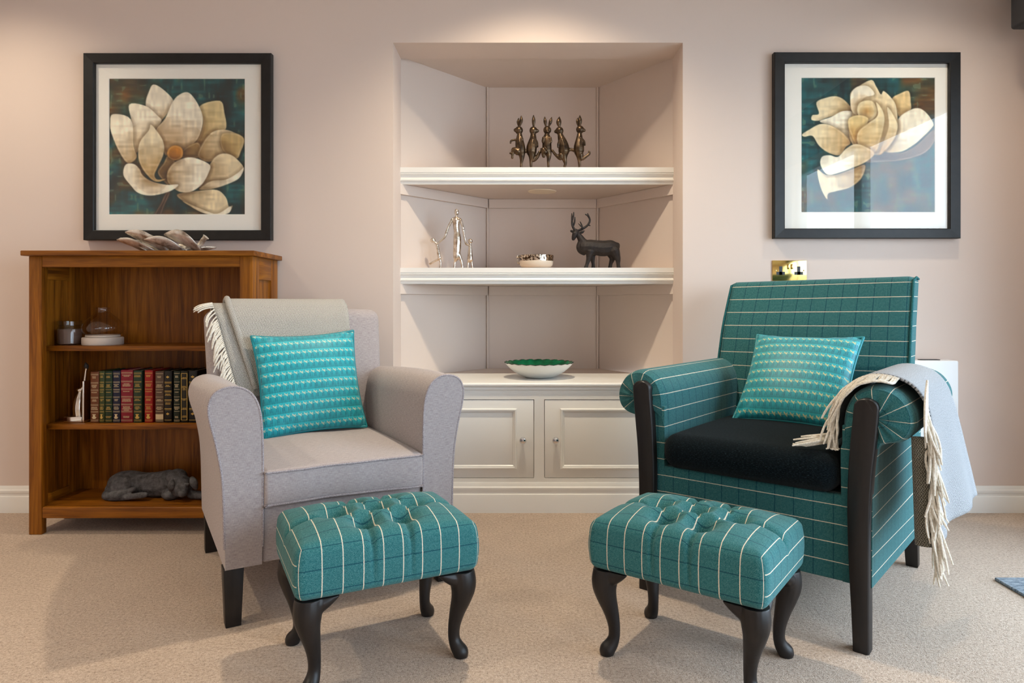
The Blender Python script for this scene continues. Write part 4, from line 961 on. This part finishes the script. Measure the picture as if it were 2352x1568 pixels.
# throw over the grey chair's back
def strands(name, roots, parent, mat, n=6):
    parts = []
    for (p, q, r_) in roots:
        parts.append((tubeP(p, q, n), False, True, True))
    o = multi(name, parts, mat, parent); o['kind'] = 'stuff'; return o
gt = thing('wool_throw', 'folded grey wool throw with cream fringe over the grey armchair back', 'throw', (.30, .70, .86), GF)
def chair_back_path(off, zend, zback):
    """front of the back upwards, over the top, down behind (d, z)"""
    pts = []
    for z in np.linspace(zend, .815, 16): pts.append((gback(z) - .020 - off, z))
    pts += [(gback(.84) - .010 - off * .7, .846 + off * .8), (gback(.85) + .012, .862 + off), (gback(.85) + .035, .868 + off), (gback(.85) + .060, .862 + off), (gback(.85) + .080 + off * .4, .842)]
    for z in np.linspace(.80, zback, 6): pts.append((gback(z) + .078 + off * .4, z))
    return np.array(pts)
def throw_layer(name, off, uL_top, uL_bot, uR, zend, mat):
    path = chair_back_path(off, zend, .55); P = []
    for j, (d, z) in enumerate(path):
        k = min(1, max(0, (.86 - z) / (.86 - zend))) if j < 20 else 0
        ul = uL_top + (uL_bot - uL_top) * k; row = []
        for i, s in enumerate(np.linspace(0, 1, 26)):
            u_ = ul + (uR - ul) * s
            ed = 0.004 * math.sin(7 * s + j * .2) - .004 * math.exp(-s * 18)
            bulge = -.016 * (1 - ((u_ - GW / 2) / .34) ** 2) * math.sin(math.pi * min(max((z - .3) / .55, 0), 1)) if j < 17 else 0
            row.append((u_, d + bulge - ed * .5, z + .003 * math.sin(9 * s) * (j < 1)))
        P.append(row)
    P = np.array(P)
    # follow: columns across, rows along
    return gsurf(name, P, mat, gt, thick=.006, flip=False), P
o1, P1 = throw_layer('under_layer', .006, .040, .112, .500, .545, M['wool_grey'])
o2, P2 = throw_layer('upper_fold', .022, .088, .166, .512, .575, M['wool_grey'])
fold = P2[:, 0] + np.array([.004, .004, 0]); tube('folded_edge', fold, .0105, M['wool_grey'], gt, 10)
rr = random.Random(5); roots = []
edge = spline(P1[:21, 0], 3)
for k in range(78):
    i = (k + .5) / 78 * (len(edge) - 1); p = edge[int(i)]; L_ = rr.uniform(.042, .066); a = rr.gauss(0, .16)
    top = (p[2] - .545) / .32
    if top > .97: dirv = np.array([-1.0, -.1, -.12])
    else: dirv = np.array([-.62 + .25 * (1 - top) + a, -.10, -.85])
    dirv /= np.linalg.norm(dirv); pts = []
    for s in np.linspace(0, 1, 6):
        q = p + np.array([.002, -.004, 0]) + dirv * L_ * s + np.array([-.012 * math.sin(math.pi * s) * .6, -.006 * math.sin(math.pi * s) - .006 * rr.random() * s, -.012 * s * s])
        dmin = gback(q[2]) - .018 - .016 * (1 - ((q[0] - GW / 2) / .34) ** 2) * math.sin(math.pi * min(max((q[2] - .3) / .55, 0), 1)) - .007
        if q[2] < .84: q[1] = min(q[1], dmin)
        pts.append(q)
    roots.append((np.array(pts), [.0022, .0024, .0025, .0025, .0024, .0018], 0))
strands('fringe', roots, gt, M['fringe'])

# ------------------------------------------------------------------ teal armchair
TF = Matrix.Translation((.394, 2.093, 0)) @ Matrix.Rotation(R(-39), 4, 'Z')
tc = thing('teal_armchair', 'teal checked tweed armchair with scroll arms and black posts', 'armchair', (.3, .36, 0), TF)
TW = .60
def tback(z): return .545 + max(0, z - .42) * .30
# scroll arm section (right arm): inner face up, over the roll, under it, down the outside
aprof = [(.552, .30), (.549, .40), (.548, .50), (.550, .565), (.558, .608), (.578, .642), (.610, .662), (.648, .664), (.684, .648), (.708, .615), (.715, .580), (.706, .548), (.682, .528), (.652, .520), (.632, .508), (.624, .47), (.622, .35), (.621, .16)]
ap = spline(np.array([(x, z, 0) for x, z in aprof]), 4)[:, :2]
def tarm(side):
    ds = np.concatenate([[0.002, .006, .016], np.linspace(.035, .66, 20)]); P = []
    for d in ds:
        ring = []; e = 0 if d > .03 else (1 - d / .03)
        for (x, z) in ap:
            cx_, cz = .632, .585
            xx, zz = x, z
            if z > .515:
                xx = cx_ + (x - cx_) * (1 - .13 * e ** 1.5); zz = cz + (z - cz) * (1 - .13 * e ** 1.5)
            zz -= .035 * (d / .66) if z < .3 else 0
            ring.append((xx if side else TW - xx, d, zz))
        P.append(ring)
    P = np.array(P); L = arc(np.array([(*p, 0) for p in ap])); UV = np.zeros((len(ds), len(ap), 2))
    UV[..., 0] = ds[:, None]; UV[..., 1] = (.30 + L)[None]
    a = gsurf('armrest', P, M['tweed_chair'], tc, UV=UV, ang=60, caps=True, flip=(side == 0))
    # gathered front of the roll
    c_ = np.array([.632 if side else TW - .632, -.003, .585]); ring0 = P[0]; sel = [i for i, (x, z) in enumerate(ap) if z > .515]
    rim_ = ring0[sel]; rings = []; uvr = []
    for k, s in enumerate((1, .8, .55, .3, .06)):
        rg_ = c_ + (rim_ - c_) * s; rg_[:, 1] = .002 - .012 * (1 - s ** 2)
        ang_ = np.linspace(0, 1, len(rim_)); rg_[:, 1] += .004 * np.cos(ang_ * 62) * s * (1 - s) * 3
        rings.append(rg_); uvr.append(np.stack([np.full(len(rim_), s * .08), .30 + L[sel]], 1))
    gsurf('scroll_front', np.array(rings), M['tweed_chair'], a, UV=np.array(uvr), ang=None, flip=(side == 1))
    xa, xb = (.548, .622) if side else (TW - .622, TW - .548)
    rbox('arm_front', (xa + .003, xb - .001), (.003, .02), (.158, .56), .003, M['tweed_chair'], a, k=1)
tarm(1); tarm(0)
# show-wood posts
for side in (0, 1):
    ctr = [(.600, 0.0005), (.598, .10), (.595, .22), (.594, .33), (.597, .43), (.604, .52), (.610, .585), (.612, .612)]
    wid = [.019, .021, .024, .026, .0275, .029, .029, .029]
    q = spline(np.array([(x, z, w) for (x, z), w in zip(ctr, wid)]), 5)
    L_ = [(x - w, z) for x, z, w in q]; R_ = [(x + w, z) for x, z, w in q]
    tx, tz, tw_ = q[-1]; top = [(tx + tw_ * math.cos(a), tz + tw_ * .8 * math.sin(a)) for a in np.linspace(math.pi, 0, 12)[1:-1]]
    outl = L_ + top + R_[::-1]
    if side == 0: outl = [(TW - x - .004, z) for x, z in outl][::-1]
    P = []
    ol = np.array(outl); cen = ol.mean(0)
    stations = [(.016, 0), (-.016, 0), (-.020, .0012), (-.0225, .0045)]
    for (d, ins) in stations:
        ring = []
        for (x, z) in ol:
            xx = x + (ins if x < np.interp(z, [p[1] for p in ctr], [(p[0] if side else TW - p[0] - .004) for p in ctr]) else -ins); ring.append((xx, d, min(z, .636 - ins) if z > .6 else z))
        P.append(ring)
    o = gsurf('arm_post', np.array(P), M['black_wood'], tc, cj=True, caps=True, ang=40)
    bm = bmesh.new(); bm.from_mesh(o.data); bmesh.ops.recalc_face_normals(bm, faces=bm.faces); bm.to_mesh(o.data); bm.free()
def tbwarp(v):
    mid = .28; k = (v[2] - .3) / .66
    x = mid + (v[0] - mid) * (1 + .02 * math.sin(math.pi * min(1, max(0, k))))
    y = v[1] + max(0, v[2] - .42) * .30 + (.03 * max(0, k - .75) / .25 if k > .75 else 0)
    if v[1] < .60: y -= .014 * max(0, 1 - ((v[0] - mid) / .33) ** 2) * math.sin(math.pi * min(max(k, 0), 1))
    z = v[2] + (.004 * (v[0] - mid) / .3)
    return np.array([x, y, z])
rbox('backrest', (-.035, .597), (.545, .655), (.28, .960), .022, M['tweed_chair'], tc, n=(12, 3, 16), k=3, warp=tbwarp, ang=60)
for xx in (-.033, .595):
    pp = [tbwarp(np.array([xx, .549, z])) for z in np.linspace(.30, .945, 16)] + [tbwarp(np.array([xx, .60, .957])), tbwarp(np.array([xx, .64, .952]))]
    tube('back_piping', np.array(pp), .0042, M['piping_teal'], tc, 8)
rbox('front_rail', (.026, TW - .026), (.004, .05), (.158, .380), .006, M['tweed_chair'], tc, n=(8, 1, 4))
rbox('seat_platform', (.05, TW - .05), (.05, .60), (.20, .376), .004, M['tweed_chair'], tc)
def sidew(v):
    return np.array([v[0], v[1], v[2] - .045 * (v[1] / .7) if v[2] < .3 else v[2]])
rbox('rear_panel', (-.02, TW + .02), (.655, .720), (.150, .52), .01, M['tweed_chair'], tc, n=(1, 1, 3), warp=sidew)
def tsw(v):
    mid = TW / 2; k = max(0, 1 - ((v[0] - mid) / .26) ** 2); z = v[2]; y = v[1]
    if v[2] > .43: z += .012 * k * max(0, 1 - ((v[1] - .25) / .32) ** 2)
    if v[1] < .03: y -= .010 * k
    return np.array([v[0], y, z])
rbox('seat_cushion', (.052, TW - .054), (-.030, .555), (.381, .482), .044, M['chenille'], tc, n=(12, 12, 2), k=5, warp=tsw, ang=70)
for x in (.012, TW - .004):
    def lw(v, x=x):
        k = 1 - v[2] / .125; return np.array([x + (v[0] - x) * (1 - .15 * k), .685 + (v[1] - .685) * (1 - .15 * k) + .03 * k, v[2]])
    rbox('rear_leg', (x - .021, x + .021), (.664, .706), (.0005, .125), .002, M['black_wood'], tc, k=1, n=(1, 1, 2), warp=lw)
pillow('satin_cushion', 'deep teal satin cushion with gold flecks on the teal armchair', TF, (.298, .356, .484), (1, -.02, .005), (.02, .80, 1), .176, .056, M['satin_deep'], 5)

# throw over the right scroll arm
tt = thing('wool_throw', 'pale grey wool throw with long cream fringe over the scroll arm', 'throw', (.65, .25, .68), TF)
tp = [(.505, .494), (.522, .500), (.532, .53), (.534, .575), (.543, .618), (.567, .655), (.606, .678), (.650, .680), (.694, .663), (.722, .625), (.732, .58), (.736, .52), (.739, .44), (.742, .36), (.744, .29)]
tpx = spline(np.array([(x, z, 0) for x, z in tp]), 4)[:, :2]
LT = arc(np.array([(*p, 0) for p in tpx])); hang0 = LT[int(len(tpx) * 9.5 / 14)]
def tsheet(name, off, d0, d1, dl, flare, mat, thick, nd=22, wav=.010):
    P = []
    nrm = np.gradient(tpx, axis=0); nrm = np.stack([-nrm[:, 1], nrm[:, 0]], 1); nrm /= np.linalg.norm(nrm, axis=1)[:, None]
    for j, (x, z) in enumerate(tpx):
        k = max(0, (LT[j] - hang0) / (LT[-1] - hang0)); row = []
        if dl[0] > LT[j] or LT[j] > dl[1]: continue
        for s in np.linspace(0, 1, nd):
            d = d0 + (d1 - d0) * s + .05 * s * k
            q = np.array([x, z]) + nrm[j] * off
            w = wav * k * math.sin(s * 11 + .6) + flare * s ** 1.3 * k
            row.append((q[0] + w, d, q[1] + .03 * s * k))
        P.append(row)
    P = np.array(P); return gsurf(name, P, mat, tt, thick=thick), P
ob1, PT = tsheet('blanket', .006, .045, .43, (0, 9), .050, M['wool_light'], .006)
# rolled inner fold hanging closest to the chair
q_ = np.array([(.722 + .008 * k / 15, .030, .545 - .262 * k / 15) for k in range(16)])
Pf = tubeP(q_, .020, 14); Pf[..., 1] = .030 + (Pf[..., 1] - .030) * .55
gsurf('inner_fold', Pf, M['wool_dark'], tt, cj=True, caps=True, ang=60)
roots = []; rr = random.Random(9)
edge = PT[:, 0]; EL = arc(edge); nst = 215
for k in range(nst):
    l = (k + .5) / nst * EL[-1]; p = np.array([np.interp(l, EL, edge[:, a]) for a in range(3)])
    nxt = np.array([np.interp(min(l + .01, EL[-1]), EL, edge[:, a]) for a in range(3)]); tg = nxt - p; tg /= np.linalg.norm(tg) + 1e-9
    fr = l / EL[-1]; L_ = rr.uniform(.065, .112)
    if fr < .055: dirv = np.array([-.8 + rr.gauss(0, .25), -.45, -.06])
    elif fr < .42: dirv = np.array([-tg[0] * .55 + rr.gauss(0, .10), -.36, -.75 - .1 * rr.random()])
    else: dirv = np.array([.16 + rr.gauss(0, .12), -.26 + rr.gauss(0, .10), -1.0])
    dirv /= np.linalg.norm(dirv); pts = []
    cx_, cz = .632, .585; wob = rr.gauss(0, .006)
    for s in np.linspace(0, 1, 7):
        q = p + np.array([0, -.004, .004]) + dirv * L_ * s + np.array([wob * math.sin(math.pi * s), -.010 * math.sin(math.pi * s), -.010 * s * s])
        # stay outside the arm
        dx_, dz_ = q[0] - cx_, q[2] - cz
        if fr < .62 and q[1] > -.004:
            rad = math.hypot(dx_, dz_)
            if q[2] > .53 and rad < .092: q[0] = cx_ + dx_ / rad * .092; q[2] = cz + dz_ / rad * .092
            if q[2] <= .56 and fr < .3: q[0] = min(q[0], .543)
        if fr < .3: q[2] = max(q[2], .494 + .003 * rr.random())
        if fr > .42: q[0] = max(q[0], .735)
        pts.append(q)
    roots.append((np.array(pts), np.array([.0026, .0028, .0029, .0029, .0029, .0028, .0020]) , 0))
strands('fringe', roots, tt, M['fringe'])

# ------------------------------------------------------------------ footstools
A_, B_ = .214, .159
BTN = [(-.045, -.080), (.045, -.080), (-.095, 0), (0, 0), (.095, 0), (-.045, .080), (.045, .080)]
SEG = [(0, 3), (1, 3), (0, 2), (1, 4), (2, 5), (3, 5), (3, 6), (4, 6)]
EDG = [((-.045, -.080), (-.045, -.18)), ((.045, -.080), (.045, -.18)), ((-.045, .080), (-.045, .18)), ((.045, .080), (.045, .18)), ((-.095, 0), (-.25, 0)), ((.095, 0), (.25, 0))]
SG = [(BTN[a], BTN[b]) for a, b in SEG] + EDG
def segd(x, y, a, b):
    dx_, dy_ = b[0] - a[0], b[1] - a[1]; tt_ = min(1, max(0, ((x - a[0]) * dx_ + (y - a[1]) * dy_) / (dx_ * dx_ + dy_ * dy_)))
    return math.hypot(x - a[0] - tt_ * dx_, y - a[1] - tt_ * dy_)
ZT = .338
def tuft(v):
    x, y, z = v
    k = min(1, max(0, (z - (ZT - .050)) / .05))
    dome = .036 * max(0, 1 - abs(x / A_) ** 2.6) * max(0, 1 - abs(y / B_) ** 2.6)
    dep = 0
    for (bx, by) in BTN: dep = max(dep, .062 * math.exp(-((math.hypot(x - bx, y - by) / .026) ** 1.35)))
    cr = min(segd(x, y, a, b) for a, b in SG)
    dep = max(dep, .019 * math.exp(-(cr / .0085) ** 1.15))
    z2 = z + k * (dome - dep)
    # side pleats, slight outward belly
    b = .006 * math.sin(math.pi * min(1, max(0, (z - .215) / .12)))
    sx, sy = (x / A_), (y / B_)
    pl = .006 * (math.exp(-((abs(x) - .045) / .004) ** 2)) if abs(sy) > .93 else 0
    x2 = x + (b * np.sign(x) if abs(sx) > .93 else 0)
    y2 = y + ((b - pl * min(1, max(0, (z - .22) / .06))) * np.sign(y) if abs(sy) > .93 else 0)
    return np.array([x2, y2, z2])
leg_mesh = None
def stool(cx_, cy_, rot, label):
    global leg_mesh
    fr = Matrix.Translation((cx_, cy_, 0)) @ Matrix.Rotation(R(rot), 4, 'Z')
    s = thing('footstool', label, 'footstool', (0, 0, 0), fr, 'matching tweed footstools')
    rbox('seat_pad', (-A_, A_), (-B_, B_), (.216, ZT), .020, M['tweed_stool'], s, n=(92, 68, 12), k=3, warp=tuft, ang=None, wrap=True)
    rbox('underside', (-A_ + .03, A_ - .03), (-B_ + .03, B_ - .03), (.211, .2175), .002, M['black_wood'], s, k=1)
    if leg_mesh is None:
        g = 1 / math.sqrt(2)
        zz = [(.224, 0, .031), (.195, .006, .033), (.172, .008, .031), (.145, .003, .0255), (.11, -.008, .0195), (.075, -.016, .0155), (.045, -.017, .0145), (.026, -.010, .017), (.013, .000, .0195), (.004, .002, .0185)]
        parts = [limb([(o * g, o * g, z) for z, o, r in zz], [r for z, o, r in zz], 4, 16),
                 limb([(0, 0, .195), (-.028, .012, .203), (-.056, .018, .216)], [.028, .018, .008]), limb([(0, 0, .195), (.012, -.028, .203), (.018, -.056, .216)], [.028, .018, .008])]
        o = blob('leg', parts, M['black_wood'], s, .0032, 3); leg_mesh = o.data
        V = np.array([v.co for v in leg_mesh.vertices]); V[:, 2] = np.clip(V[:, 2], .0005, .2158)
        leg_mesh.vertices.foreach_set('co', V.ravel().astype(np.float32)); leg_mesh.update()
        bpy.data.objects.remove(o)
    for (sx, sy, a) in ((1, 1, 0), (-1, 1, 90), (-1, -1, 180), (1, -1, 270)):
        o = bpy.data.objects.new('leg', leg_mesh); COL.objects.link(o); o.parent = s; o.location = (sx * .180, sy * .125, 0); o.rotation_euler = (0, 0, R(a))
stool(-.365, 1.717, 26.5, 'teal tufted footstool with black cabriole legs before the grey armchair')
stool(.436, 1.691, -36, 'teal tufted footstool with black cabriole legs before the teal armchair')
